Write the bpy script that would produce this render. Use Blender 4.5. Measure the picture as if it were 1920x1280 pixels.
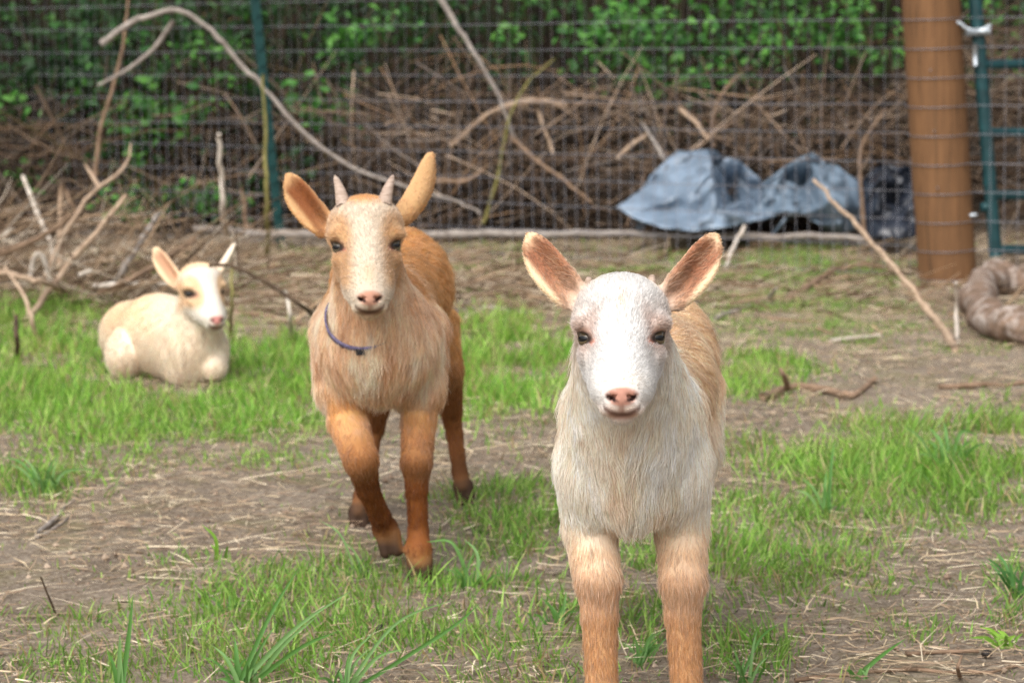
import bpy, bmesh, math, random
import numpy as np
from mathutils import Vector, Matrix, kdtree

random.seed(7)
rng = np.random.default_rng(11)
scene = bpy.context.scene
COL = scene.collection
for o in list(bpy.data.objects):
    bpy.data.objects.remove(o)

# ------------------------------------------------------------------ camera
F_PX = 4533.0                      # 85 mm lens, in pixels of a 1920 wide frame
CAM_H = 0.82
PITCH = math.radians(7.66)
ROLL = math.radians(0.9)
cam_data = bpy.data.cameras.new('camera')
cam = bpy.data.objects.new('camera', cam_data)
COL.objects.link(cam)
cam_data.sensor_width = 36.0
cam_data.lens = 85.0
cam_data.clip_start = 0.05
cam_data.clip_end = 2000.0
cam.location = (0, 0, CAM_H)
_R = Matrix.Rotation(math.pi / 2 - PITCH, 3, 'X') @ Matrix.Rotation(-ROLL, 3, 'Z')
cam.rotation_euler = _R.to_euler()
cam_data.dof.use_dof = True
cam_data.dof.focus_distance = 2.58
cam_data.dof.aperture_fstop = 10.0
scene.camera = cam
RC = np.array(_R)

# ------------------------------------------------------------------ light
SUN_EL, SUN_AZ = math.radians(50), math.radians(205)   # high, behind the camera, veiled by cloud
world = bpy.data.worlds.new('World')
scene.world = world
world.use_nodes = True
wn, wl = world.node_tree.nodes, world.node_tree.links
wn.clear()
w_out = wn.new('ShaderNodeOutputWorld')
w_bg = wn.new('ShaderNodeBackground')
w_sky = wn.new('ShaderNodeTexSky')
w_sky.sky_type = 'NISHITA'
w_sky.sun_disc = False
w_sky.sun_elevation = SUN_EL
w_sky.sun_rotation = SUN_AZ
w_sky.air_density = 1.0
w_sky.dust_density = 6.0
w_sky.ozone_density = 1.0
w_hsv = wn.new('ShaderNodeHueSaturation')
w_hsv.inputs['Saturation'].default_value = 0.30        # a clouded, nearly grey sky
wl.new(w_sky.outputs[0], w_hsv.inputs['Color'])
wl.new(w_hsv.outputs[0], w_bg.inputs[0])
w_bg.inputs[1].default_value = 0.15
wl.new(w_bg.outputs[0], w_out.inputs[0])

sun_d = bpy.data.lights.new('sun', 'SUN')
sun_d.energy = 0.9
sun_d.angle = math.radians(60)
sun_d.color = (1.0, 0.985, 0.96)
sun = bpy.data.objects.new('sun', sun_d)
COL.objects.link(sun)
_sd = Vector((math.sin(SUN_AZ) * math.cos(SUN_EL), math.cos(SUN_AZ) * math.cos(SUN_EL), math.sin(SUN_EL)))
sun.rotation_euler = _sd.to_track_quat('Z', 'Y').to_euler()
sun.location = (0, 0, 20)

scene.view_settings.view_transform = 'Standard'
scene.view_settings.look = 'None'
scene.view_settings.exposure = 0.56
scene.view_settings.gamma = 1.0
scene.view_settings.use_curve_mapping = False
scene.render.engine = 'CYCLES'
scene.cycles.max_bounces = 8
scene.cycles.diffuse_bounces = 4
scene.cycles.transparent_max_bounces = 8
scene.render.hair_type = 'STRIP'
scene.cycles.use_denoising = True
scene.cycles.denoiser = 'OPENIMAGEDENOISE'
scene.cycles.denoising_input_passes = 'RGB_ALBEDO_NORMAL'
scene.cycles.denoising_prefilter = 'NONE'

# ------------------------------------------------------------------ helpers
def ray(px, py):
    d = np.array([(px - 960) / F_PX, -(py - 640) / F_PX, -1.0])
    return RC @ d

def A(px, py, y):
    """the point seen at (px, py) of the photograph at distance y along the ground"""
    d = ray(px, py)
    return np.array([0, 0, CAM_H]) + d * (y / d[1])

def G(px, py, z=0.0):
    """the point of the ground seen at (px, py)"""
    d = ray(px, py)
    return np.array([0, 0, CAM_H]) + d * ((z - CAM_H) / d[2])

def to_px(p):
    q = (np.asarray(p, float) - np.array([0, 0, CAM_H])) @ RC
    return 960 - F_PX * q[..., 0] / q[..., 2], 640 + F_PX * q[..., 1] / q[..., 2]

def lin(*c):
    c = np.array(c, float) / 255.0
    return np.where(c <= 0.04045, c / 12.92, ((c + 0.055) / 1.055) ** 2.4)

def rgba(c):
    return (float(c[0]), float(c[1]), float(c[2]), 1.0)

_TAB = np.random.default_rng(3).random(1 << 16)
def _hash(ix, iy, iz, seed):
    return _TAB[((ix * 73856093) ^ (iy * 19349663) ^ (iz * 83492791) ^ (seed * 2654435 + 977)) & 0xFFFF]

def noise3(p, scale=1.0, seed=0):
    """value noise in -1..1"""
    p = np.asarray(p, float) * scale
    i = np.floor(p).astype(np.int64)
    f = p - i
    f = f * f * (3 - 2 * f)
    r = 0
    for dx in (0, 1):
        wx = f[..., 0] if dx else 1 - f[..., 0]
        for dy in (0, 1):
            wy = f[..., 1] if dy else 1 - f[..., 1]
            for dz in (0, 1):
                wz = f[..., 2] if dz else 1 - f[..., 2]
                r = r + wx * wy * wz * _hash(i[..., 0] + dx, i[..., 1] + dy, i[..., 2] + dz, seed)
    return r * 2 - 1

def fbm(p, scale, seed=0, oct=3):
    r, a, t = 0, 1.0, 0
    for k in range(oct):
        r = r + a * noise3(p, scale * 2 ** k, seed + k * 17)
        t += a
        a *= 0.5
    return r / t

def sstep(a, b, x):
    t = np.clip((x - a) / (b - a), 0, 1)
    return t * t * (3 - 2 * t)

def unit(v):
    v = np.asarray(v, float)
    return v / (np.linalg.norm(v, axis=-1, keepdims=True) + 1e-12)

def mesh_from(name, V, F, smooth=True, col=None, uvr=None):
    """V (n,3); F list of arrays each (m,k)"""
    me = bpy.data.meshes.new(name)
    V = np.asarray(V, np.float32)
    if not isinstance(F, list):
        F = [F]
    F = [np.asarray(f, np.int32) for f in F if len(f)]
    me.vertices.add(len(V))
    me.vertices.foreach_set('co', V.ravel())
    nl = sum(f.size for f in F)
    npoly = sum(len(f) for f in F)
    me.loops.add(nl)
    me.loops.foreach_set('vertex_index', np.concatenate([f.ravel() for f in F]))
    me.polygons.add(npoly)
    starts, s = [], 0
    for f in F:
        starts.append(s + np.arange(len(f)) * f.shape[1])
        s += f.size
    me.polygons.foreach_set('loop_start', np.concatenate(starts).astype(np.int32))
    me.update(calc_edges=True)
    me.polygons.foreach_set('use_smooth', np.full(npoly, smooth))
    if col is not None:
        a = me.attributes.new('Col', 'FLOAT_COLOR', 'POINT')
        c4 = np.ones((len(V), 4), np.float32)
        c4[:, :3] = col
        a.data.foreach_set('color', c4.ravel())
    me.validate()
    return me

def link(name, data, mat=None, parent=None, label=None, cat=None, group=None, kind=None, loc=None):
    o = bpy.data.objects.new(name, data)
    COL.objects.link(o)
    if mat is not None and data is not None:
        if len(data.materials) == 0:
            data.materials.append(mat)
    if loc is not None:
        o.location = loc
    if parent is not None:
        o.parent = parent
    if label: o['label'] = label
    if cat: o['category'] = cat
    if group: o['group'] = group
    if kind: o['kind'] = kind
    return o

def thing(name, loc, label, cat, group=None):
    return link(name, None, loc=tuple(loc), label=label, cat=cat, group=group)

class Geo:
    """collects shapes into one mesh"""
    def __init__(self):
        self.V, self.Q, self.T, self.n = [], [], [], 0
    def add(self, V, Q=None, T=None):
        V = np.asarray(V, float)
        if Q is not None and len(Q): self.Q.append(np.asarray(Q) + self.n)
        if T is not None and len(T): self.T.append(np.asarray(T) + self.n)
        self.V.append(V)
        self.n += len(V)
    def tube(self, path, rad, sides=8, cap=True, wob=0.0, seed=0):
        path = np.asarray(path, float)
        n = len(path)
        rad = np.broadcast_to(np.asarray(rad, float), (n,))
        tan = unit(np.gradient(path, axis=0))
        up = np.array([0, 0, 1.0]) if abs(tan[0][2]) < 0.9 else np.array([1.0, 0, 0])
        u = unit(np.cross(tan[0], up))
        V = []
        for i in range(n):
            u = unit(u - tan[i] * np.dot(u, tan[i]))
            v = np.cross(tan[i], u)
            a = np.arange(sides) * 2 * math.pi / sides
            r = rad[i] * np.ones(sides)
            if wob:
                pp = np.stack([np.cos(a) * 1.3, np.sin(a) * 1.3, np.full(sides, i * 0.45)], 1)
                r = r * (1 + wob * noise3(pp + seed * 3.7, 1.0, seed))
            V.append(path[i] + np.outer(np.cos(a) * r, u) + np.outer(np.sin(a) * r, v))
        V = np.concatenate(V)
        i, j = np.meshgrid(np.arange(n - 1), np.arange(sides), indexing='ij')
        i, j = i.ravel(), j.ravel()
        j2 = (j + 1) % sides
        Q = np.stack([i * sides + j, (i + 1) * sides + j, (i + 1) * sides + j2, i * sides + j2], 1)[:, ::-1]
        T = []
        if cap:
            V = np.concatenate([V, path[:1], path[-1:]])
            a, b = n * sides, n * sides + 1
            T = [(a, k, (k + 1) % sides) for k in range(sides)]
            T += [(b, (n - 1) * sides + (k + 1) % sides, (n - 1) * sides + k) for k in range(sides)]
        self.add(V, Q, T)
        return self
    def box(self, c, half, R=None):
        s = np.array([[x, y, z] for x in (-1, 1) for y in (-1, 1) for z in (-1, 1)], float) * half
        if R is not None: s = s @ np.asarray(R).T
        self.add(s + c, [(0, 1, 3, 2), (4, 6, 7, 5), (0, 4, 5, 1), (2, 3, 7, 6), (0, 2, 6, 4), (1, 5, 7, 3)])
        return self
    def mesh(self, name, smooth=True, origin=(0, 0, 0), col=None):
        F = []
        if self.Q: F.append(np.concatenate(self.Q))
        if self.T: F.append(np.concatenate(self.T))
        return mesh_from(name, np.concatenate(self.V) - np.asarray(origin), F, smooth, col)

def spline(pts, n=20):
    """Catmull-Rom through pts"""
    P = np.asarray(pts, float)
    if len(P) == 2:
        t = np.linspace(0, 1, n)[:, None]
        return P[0] * (1 - t) + P[1] * t
    P = np.concatenate([[2 * P[0] - P[1]], P, [2 * P[-1] - P[-2]]])
    k = len(P) - 3
    out = []
    for s in np.linspace(0, k - 1e-6, n):
        i = int(s); t = s - i
        a, b, c, d = P[i:i + 4]
        out.append(0.5 * (2 * b + (c - a) * t + (2 * a - 5 * b + 4 * c - d) * t * t + (3 * b - a - 3 * c + d) * t ** 3))
    return np.array(out)

# ------------------------------------------------------------------ materials
def new_mat(name):
    m = bpy.data.materials.new(name)
    m.use_nodes = True
    nt = m.node_tree
    b = nt.nodes['Principled BSDF']
    b.inputs['Specular IOR Level'].default_value = 0.3
    return m, nt, b

def ramp(nt, stops, fac):
    r = nt.nodes.new('ShaderNodeValToRGB')
    el = r.color_ramp.elements
    while len(el) < len(stops): el.new(0.5)
    for e, (p, c) in zip(el, stops):
        e.position = p
        e.color = rgba(c)
    nt.links.new(fac, r.inputs[0])
    return r.outputs[0]

def tex_noise(nt, scale, detail=4, rough=0.6, vec=None, stretch=None):
    n = nt.nodes.new('ShaderNodeTexNoise')
    n.inputs['Scale'].default_value = scale
    n.inputs['Detail'].default_value = detail
    n.inputs['Roughness'].default_value = rough
    if vec is None:
        tc = nt.nodes.new('ShaderNodeTexCoord')
        vec = tc.outputs['Object']
    if stretch is not None:
        mp = nt.nodes.new('ShaderNodeMapping')
        mp.inputs['Scale'].default_value = stretch
        nt.links.new(vec, mp.inputs[0])
        vec = mp.outputs[0]
    nt.links.new(vec, n.inputs['Vector'])
    return n.outputs['Fac']

def bump(nt, b, h, strength=0.4, dist=0.01):
    n = nt.nodes.new('ShaderNodeBump')
    n.inputs['Strength'].default_value = strength
    n.inputs['Distance'].default_value = dist
    nt.links.new(h, n.inputs['Height'])
    nt.links.new(n.outputs[0], b.inputs['Normal'])

def noise_mat(name, stops, scale=20, rough=0.85, bstr=0.4, bdist=0.004, stretch=None, detail=5, spec=0.25):
    m, nt, b = new_mat(name)
    f = tex_noise(nt, scale, detail, 0.65, stretch=stretch)
    nt.links.new(ramp(nt, stops, f), b.inputs['Base Color'])
    b.inputs['Roughness'].default_value = rough
    b.inputs['Specular IOR Level'].default_value = spec
    if bstr: bump(nt, b, f, bstr, bdist)
    return m

def col_mat(name, rough=0.8, spec=0.25, trans=0.0, var=0.0):
    """colour from the mesh's own Col attribute, thin leaves let some light through"""
    m, nt, b = new_mat(name)
    at = nt.nodes.new('ShaderNodeAttribute')
    at.attribute_name = 'Col'
    nt.links.new(at.outputs['Color'], b.inputs['Base Color'])
    b.inputs['Roughness'].default_value = rough
    b.inputs['Specular IOR Level'].default_value = spec
    if trans:
        tr = nt.nodes.new('ShaderNodeBsdfTranslucent')
        mx = nt.nodes.new('ShaderNodeMixShader')
        mx.inputs[0].default_value = trans
        nt.links.new(at.outputs['Color'], tr.inputs['Color'])
        nt.links.new(b.outputs[0], mx.inputs[1])
        nt.links.new(tr.outputs[0], mx.inputs[2])
        nt.links.new(mx.outputs[0], nt.nodes['Material Output'].inputs['Surface'])
    return m

def plain(name, c, rough=0.6, spec=0.3, metal=0.0):
    m, nt, b = new_mat(name)
    f = tex_noise(nt, 40, 4, 0.6)
    nt.links.new(ramp(nt, [(0.3, np.array(c) * 0.75), (0.7, np.array(c) * 1.15)], f), b.inputs['Base Color'])
    b.inputs['Roughness'].default_value = rough
    b.inputs['Specular IOR Level'].default_value = spec
    b.inputs['Metallic'].default_value = metal
    return m

M_GRASS = col_mat('grass', 0.5, 0.3, 0.35)
M_LEAF = col_mat('leaf', 0.45, 0.35, 0.3)
M_STRAW = col_mat('straw', 0.8, 0.2, 0.1)
M_BRUSH = col_mat('dead_brush', 0.9, 0.15)
M_SKIN = col_mat('goat_skin', 0.75, 0.25)

# fur: soft strands, coloured per hair
M_FUR, _nt, _b = new_mat('fur')
_at = _nt.nodes.new('ShaderNodeAttribute'); _at.attribute_name = 'Col'
_nt.links.new(_at.outputs['Color'], _b.inputs['Base Color'])
_b.inputs['Roughness'].default_value = 0.55
_b.inputs['Specular IOR Level'].default_value = 0.25
_tr = _nt.nodes.new('ShaderNodeBsdfTranslucent')
_nt.links.new(_at.outputs['Color'], _tr.inputs['Color'])
_mx = _nt.nodes.new('ShaderNodeMixShader'); _mx.inputs[0].default_value = 0.35
_nt.links.new(_b.outputs[0], _mx.inputs[1]); _nt.links.new(_tr.outputs[0], _mx.inputs[2])
_nt.links.new(_mx.outputs[0], _nt.nodes['Material Output'].inputs['Surface'])

# ------------------------------------------------------------------ ground
BANK_Y = 9.75
def ground_z(x, y):
    p = np.stack([x, y, np.zeros_like(x)], -1)
    near = np.clip(1.2 - np.hypot(x, y - 5) / 14, 0.0, 1)
    z = 0.010 * fbm(p, 1.3, 3, 2) * near
    bank = np.clip(y - BANK_Y + 0.35 * noise3(p, 0.8, 9), 0, None)
    z = z + np.minimum(bank * 1.1, 4.5 + 0.3 * fbm(p, 0.05, 5)) * 1.0
    return z

def gz(x, y):
    return float(ground_z(np.array([x]), np.array([y]))[0])

# where grass grows, laid out over the yard: (px, py, half-width, half-height, amount, blade length, freshness)
PATCH = [
    (230, 700, 420, 75, 1.0, 0.080, 1.0), (300, 716, 180, 24, 1.0, 0.095, 1.0), (120, 800, 300, 75, 0.9, 0.055, 0.95), (420, 800, 220, 60, 0.75, 0.045, 0.9),
    (60, 905, 130, 40, 0.8, 0.06, 0.85), (560, 700, 180, 70, 0.9, 0.07, 1.0), (520, 885, 170, 30, 0.6, 0.04, 0.9),
    (930, 690, 150, 85, 1.0, 0.085, 1.0), (1420, 700, 100, 55, 0.7, 0.05, 0.9), (900, 780, 70, 25, 0.6, 0.05, 0.9),
    (1640, 870, 290, 65, 1.0, 0.075, 0.8), (1850, 850, 120, 60, 0.9, 0.085, 0.8), (1500, 960, 220, 50, 0.75, 0.045, 0.65),
    (1450, 1050, 190, 85, 1.0, 0.05, 0.6), (1390, 1250, 110, 60, 0.85, 0.055, 0.5), (1900, 1110, 60, 60, 0.7, 0.06, 0.45),
    (930, 960, 160, 65, 0.95, 0.05, 0.75), (900, 1070, 240, 80, 1.0, 0.05, 0.65), (620, 1140, 350, 75, 0.95, 0.045, 0.6),
    (760, 1220, 480, 85, 1.0, 0.05, 0.6), (1160, 1130, 190, 140, 1.0, 0.055, 0.65), (120, 1165, 220, 40, 0.5, 0.035, 0.5),
    (330, 1060, 90, 30, 0.3, 0.035, 0.5), (1580, 1010, 160, 45, 0.5, 0.04, 0.55), (1400, 520, 330, 55, 0.72, 0.028, 0.5),
    (1560, 600, 290, 55, 0.70, 0.028, 0.5), (1500, 480, 100, 25, 0.6, 0.06, 0.7), (950, 490, 160, 35, 0.4, 0.05, 0.55),
    (90, 590, 160, 40, 0.7, 0.08, 0.7), (1250, 640, 60, 40, 0.5, 0.05, 0.8), (1720, 1190, 120, 35, 0.25, 0.03, 0.45),
    (250, 1250, 240, 50, 0.45, 0.04, 0.45), (1600, 1110, 200, 40, 0.4, 0.04, 0.45), (1700, 640, 200, 30, 0.4, 0.03, 0.5),
    (450, 560, 200, 40, 0.3, 0.04, 0.6), (760, 500, 420, 45, 0.40, 0.035, 0.5), (330, 520, 260, 40, 0.35, 0.04, 0.55), (1800, 960, 160, 40, 0.5, 0.045, 0.6),
]
def grass_field(x, y):
    p = np.stack([x, y, np.zeros_like(x)], -1)
    px, py = to_px(p)
    den = np.zeros_like(x); ln = np.zeros_like(x); fr = np.zeros_like(x); ws = np.full_like(x, 1e-6)
    for cx, cy, hx, hy, a, L, f in PATCH:
        d = ((px - cx) / hx) ** 2 + ((py - cy) / hy) ** 2
        w = a * np.exp(-d ** 1.6)
        den = np.maximum(den, w)
        ln += w * L; fr += w * f; ws += w
    n = fbm(p, 7.0, 21, 3)
    n2 = fbm(p, 2.2, 31, 2)
    den = np.clip(den * (1 + 1.25 * n2) + 0.95 * n * np.sqrt(den) + 0.09 + 0.14 * n, 0, 1)
    return den, np.where(ws > 1e-3, ln / ws, 0.035), np.where(ws > 1e-3, fr / ws, 0.5)

def axis(fine0, fine1, step, far0, far1):
    c = np.arange(fine0, fine1 + step / 2, step)
    lo, d = [], step
    x = fine0
    while x > far0:
        d *= 1.35; x -= d; lo.append(x)
    hi, d = [], step
    x = fine1
    while x < far1:
        d *= 1.35; x += d; hi.append(x)
    return np.concatenate([lo[::-1], c, hi])

gxs = axis(-2.4, 2.4, 0.017, -500, 500)
gys = axis(2.2, 9.2, 0.02, -500, 600)
X, Y = np.meshgrid(gxs, gys, indexing='ij')
Z = ground_z(X, Y)
P3 = np.stack([X, Y, np.zeros_like(X)], -1)
fine = sstep(16, 10, Y) * sstep(6, 3, np.abs(X))
Z += fine * (0.006 * fbm(P3, 9, 44, 3) + 0.0035 * fbm(P3, 34, 54, 2))
nx_, ny_ = X.shape
ii, jj = np.meshgrid(np.arange(nx_ - 1), np.arange(ny_ - 1), indexing='ij')
ii, jj = ii.ravel(), jj.ravel()
GQ = np.stack([ii * ny_ + jj, (ii + 1) * ny_ + jj, (ii + 1) * ny_ + jj + 1, ii * ny_ + jj + 1], 1)

m, nt, b = new_mat('soil')
f1 = tex_noise(nt, 3.0, 8, 0.7)
f2 = tex_noise(nt, 110.0, 7, 0.8)
c1 = ramp(nt, [(0.32, lin(96, 85, 72)), (0.5, lin(134, 121, 106)), (0.68, lin(162, 149, 133))], f1)
c2 = ramp(nt, [(0.3, lin(50, 42, 35)), (0.50, lin(132, 119, 104)), (0.70, lin(206, 194, 176))], f2)
mx = nt.nodes.new('ShaderNodeMixRGB'); mx.inputs[0].default_value = 0.55
nt.links.new(c1, mx.inputs[1]); nt.links.new(c2, mx.inputs[2])
f3 = tex_noise(nt, 5.0, 6, 0.7)           # moss film
mr = nt.nodes.new('ShaderNodeMapRange'); mr.inputs[1].default_value = 0.52; mr.inputs[2].default_value = 0.7; mr.inputs[4].default_value = 0.5
nt.links.new(f3, mr.inputs[0])
mx2 = nt.nodes.new('ShaderNodeMixRGB'); nt.links.new(mr.outputs[0], mx2.inputs[0])
nt.links.new(mx.outputs[0], mx2.inputs[1]); mx2.inputs[2].default_value = rgba(lin(120, 118, 66))
# leaf mould on the wooded bank, its deep shade put into the colour
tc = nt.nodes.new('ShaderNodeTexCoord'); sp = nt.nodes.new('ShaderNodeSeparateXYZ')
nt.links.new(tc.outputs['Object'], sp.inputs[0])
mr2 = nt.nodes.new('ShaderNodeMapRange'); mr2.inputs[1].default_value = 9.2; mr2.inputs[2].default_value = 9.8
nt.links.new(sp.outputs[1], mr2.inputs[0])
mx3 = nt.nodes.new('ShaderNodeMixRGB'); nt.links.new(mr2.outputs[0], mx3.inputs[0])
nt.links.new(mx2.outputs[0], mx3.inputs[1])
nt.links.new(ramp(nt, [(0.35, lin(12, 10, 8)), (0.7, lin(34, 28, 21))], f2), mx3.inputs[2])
nt.links.new(mx3.outputs[0], b.inputs['Base Color'])
b.inputs['Roughness'].default_value = 0.95
b.inputs['Specular IOR Level'].default_value = 0.1
bump(nt, b, f2, 0.7, 0.006)
ground = link('ground', mesh_from('ground', np.stack([X.ravel(), Y.ravel(), Z.ravel()], 1), GQ), m, kind='structure')
ground['label'] = 'bare brown soil yard with straw litter rising to a wooded bank'

# ------------------------------------------------------------------ fence, post, gate
FA, FB = G(528, 462), G(1777, 528)          # foot of the steel post, foot of the wooden post
fdir = unit(FB - FA); fdir[2] = 0; fdir = unit(fdir)
fnor = np.array([-fdir[1], fdir[0], 0.0])   # away from the camera
POST_C = FB.copy(); POST_C[2] = 0
POST_R = 0.088
LEAN = np.array([-.068, 0.0, 1.0])          # posts lean a little to the left
WIRE_DZ, WIRE_DX, TOP_N, WR = 0.0865, 0.0435, 15, 0.00130
FENCE_H = WIRE_DZ * TOP_N

M_WIRE = plain('galvanised_wire', lin(128, 128, 134), 0.5, 0.5, 0.35)
fence = thing('wire_fence', FA, 'galvanised welded wire mesh fence along the foot of the bank', 'fence')
s_post = float(np.dot(POST_C - FA, fdir))
S0, S1 = -2.9, s_post + 2.6

def fence_pt(s, z, bulge=0.0):
    return FA + fdir * s - fnor * bulge + np.array([0, 0, z])

def wire_path(z):
    """runs along the fence, bows round the front of the wooden post"""
    out = []
    pc = POST_C + LEAN * z
    sp_ = float(np.dot(pc - FA, fdir)); npo = float(np.dot(pc - FA, fnor))
    R = POST_R + 0.004
    for s in np.linspace(S0, sp_ - R - .03, 14):
        sag = 0.004 * noise3(np.array([[s * 2.1, z * 9, 0]]), 1.0, 5)[0]
        out.append(FA + fdir * s + fnor * (npo * 0 + sag) + np.array([0, 0, z + sag]))
    for a in np.linspace(math.pi * 0.97, 0.03 * math.pi, 13):
        out.append(FA + fdir * (sp_ + R * math.cos(a)) + fnor * (npo - R * math.sin(a)) + np.array([0, 0, z - .004 * math.sin(a)]))
    for s in np.linspace(sp_ + R + .03, S1, 5):
        out.append(FA + fdir * s + fnor * npo * 0.0 + np.array([0, 0, z]))
    return np.array(out)

for i in range(TOP_N + 1):
    z = 0.015 + WIRE_DZ * i
    link('horizontal_wire', Geo().tube(wire_path(z), WR, 5).mesh('horizontal_wire', origin=FA), M_WIRE, fence)
vm = Geo().tube(np.array([[0, 0, 0.0], [0.001, 0.001, FENCE_H * .5], [0, 0, FENCE_H]]), WR * .52, 5).mesh('vertical_wire')
k = 0
for s in np.arange(S0 + .01, S1, WIRE_DX):
    if abs(s - s_post) < POST_R + 0.03: continue
    q = fence_pt(s, 0.012, 0.003)
    o = link('vertical_wire', vm, M_WIRE, fence, loc=tuple(q - FA))
    o.rotation_euler = (random.uniform(-.004, .004), random.uniform(-.006, .006), random.uniform(0, 6))
    k += 1

# wooden corner post
m, nt, b = new_mat('treated_wood')
g1 = tex_noise(nt, 9, 6, 0.65, stretch=(6, 6, .35))
g2 = tex_noise(nt, 24, 6, 0.7, stretch=(7, 7, .10))
c = ramp(nt, [(0.3, lin(52, 36, 25)), (0.5, lin(92, 63, 40)), (0.72, lin(124, 88, 58))], g1)
c2 = ramp(nt, [(0.35, lin(22, 16, 12)), (0.46, lin(138, 102, 68))], g2)
mx = nt.nodes.new('ShaderNodeMixRGB'); mx.inputs[0].default_value = .4
nt.links.new(c, mx.inputs[1]); nt.links.new(c2, mx.inputs[2]); nt.links.new(mx.outputs[0], b.inputs['Base Color'])
b.inputs['Roughness'].default_value = .8
bump(nt, b, g2, .5, .003)
zs = np.linspace(-.25, 1.75, 26)
pp = np.array([LEAN * z for z in zs])
g = Geo().tube(pp, POST_R * (1 - .012 * zs), 36, wob=.02, seed=4)
post = link('wooden_post', g.mesh('wooden_post'), m, loc=tuple(POST_C), label='thick round brown timber fence post beside the green gate', cat='post')
sm = Geo().tube(np.array([[0, 0, 0], [0, -.006, .004], [0, -.010, 0]]) , .0018, 6).mesh('staple')
for z in (.64, .29, .46):
    link('staple', sm, M_WIRE, post, loc=tuple(LEAN * z + np.array([-.03, -POST_R + .001, 0])))

# steel T post painted dark green
M_TPOST = noise_mat('green_post_paint', [(0.3, lin(8, 40, 40)), (0.7, lin(24, 70, 68))], 60, .6, .2, .001)
tp = thing('steel_post', FA + np.array([0, -.02, 0]), 'dark green steel T post holding the wire mesh behind the horned goat', 'post')
tdir = A(478, 0, FA[1]) - A(526, 455, FA[1]); tdir = tdir / tdir[2]
for nm, hx, hy, oy in (('flange', .017, .003, .0), ('web', .003, .013, .016)):
    g = Geo()
    V = []
    for z in (-.2, 1.45):
        for sx, sy in ((-1, -1), (1, -1), (1, 1), (-1, 1)):
            V.append(tdir * z + np.array([sx * hx, sy * hy + oy, 0]))
    g.add(V, [(0, 1, 5, 4), (1, 2, 6, 5), (2, 3, 7, 6), (3, 0, 4, 7), (3, 2, 1, 0), (4, 5, 6, 7)])
    link(nm, g.mesh(nm, False), M_TPOST, tp)
stud = Geo().box((0, 0, 0), (.006, .005, .008)).mesh('stud', False)
for i in range(22):
    z = .06 + i * .06
    link('stud', stud, M_TPOST, tp, loc=tuple(tdir * z + np.array([0, -.007, 0])))

# green tube gate
M_GATE = noise_mat('green_gate_paint', [(0.25, lin(12, 40, 44)), (0.75, lin(30, 74, 78))], 25, .45, .1, .001, spec=.45)
M_ZINC = plain('zinc', lin(176, 184, 190), .35, .5, .6)
GY = POST_C[1] - .03
gate_o = A(1868, 500, GY); gate_o[2] = 0
gate = thing('tube_gate', gate_o, 'dark green tubular steel gate at the right edge', 'gate')
gx = np.array([fdir[0], fdir[1] * .3, 0]); gx = unit(gx)
st_top, st_bot = A(1824, -60, GY), A(1866, 470, GY)
st_dir = st_top - st_bot
link('stile', Geo().tube([st_bot - st_dir * .02, st_bot, st_top, st_top + st_dir * .35], .0205, 16).mesh('stile', origin=gate_o), M_GATE, gate)
W = 1.25
link('stile', Geo().tube([st_bot - st_dir * .02 + gx * W, st_top + st_dir * .35 + gx * W], .0205, 16).mesh('stile', origin=gate_o), M_GATE, gate)
for py in (468, 365, 247, 120, -10, -140):
    t = (470 - py) / 530.0
    a = st_bot + st_dir * t
    link('rail', Geo().tube([a, a + gx * W], .0150, 14).mesh('rail', origin=gate_o), M_GATE, gate)
lp = A(1835, 57, GY - .02)
lat = Geo()
lat.tube(spline([A(1786, 43, GY - .02), A(1800, 44, GY - .025), A(1812, 54, GY - .03), A(1835, 58, GY - .035), A(1858, 48, GY - .03)], 14), [.006] * 14, 8)
lat.tube([A(1812, 62, GY - .03), A(1856, 58, GY - .03)], .012, 10)
lt = link('latch', lat.mesh('latch', origin=gate_o), M_ZINC, gate)
link('latch_strap', Geo().tube([A(1828, 82, GY - .028), A(1829, 124, GY - .028)], .0075, 8).mesh('latch_strap', origin=gate_o), M_ZINC, lt)
hg = Geo().tube([A(1806, 405, GY - .02), A(1832, 403, GY - .02)], .0065, 8)
link('hinge_pin', hg.mesh('hinge_pin', origin=gate_o), M_ZINC, gate)
hk = Geo().tube([A(1838, 390, GY), A(1852, 388, GY)], .016, 10)
link('hinge_band', hk.mesh('hinge_band', origin=gate_o), M_GATE, gate)

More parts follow.
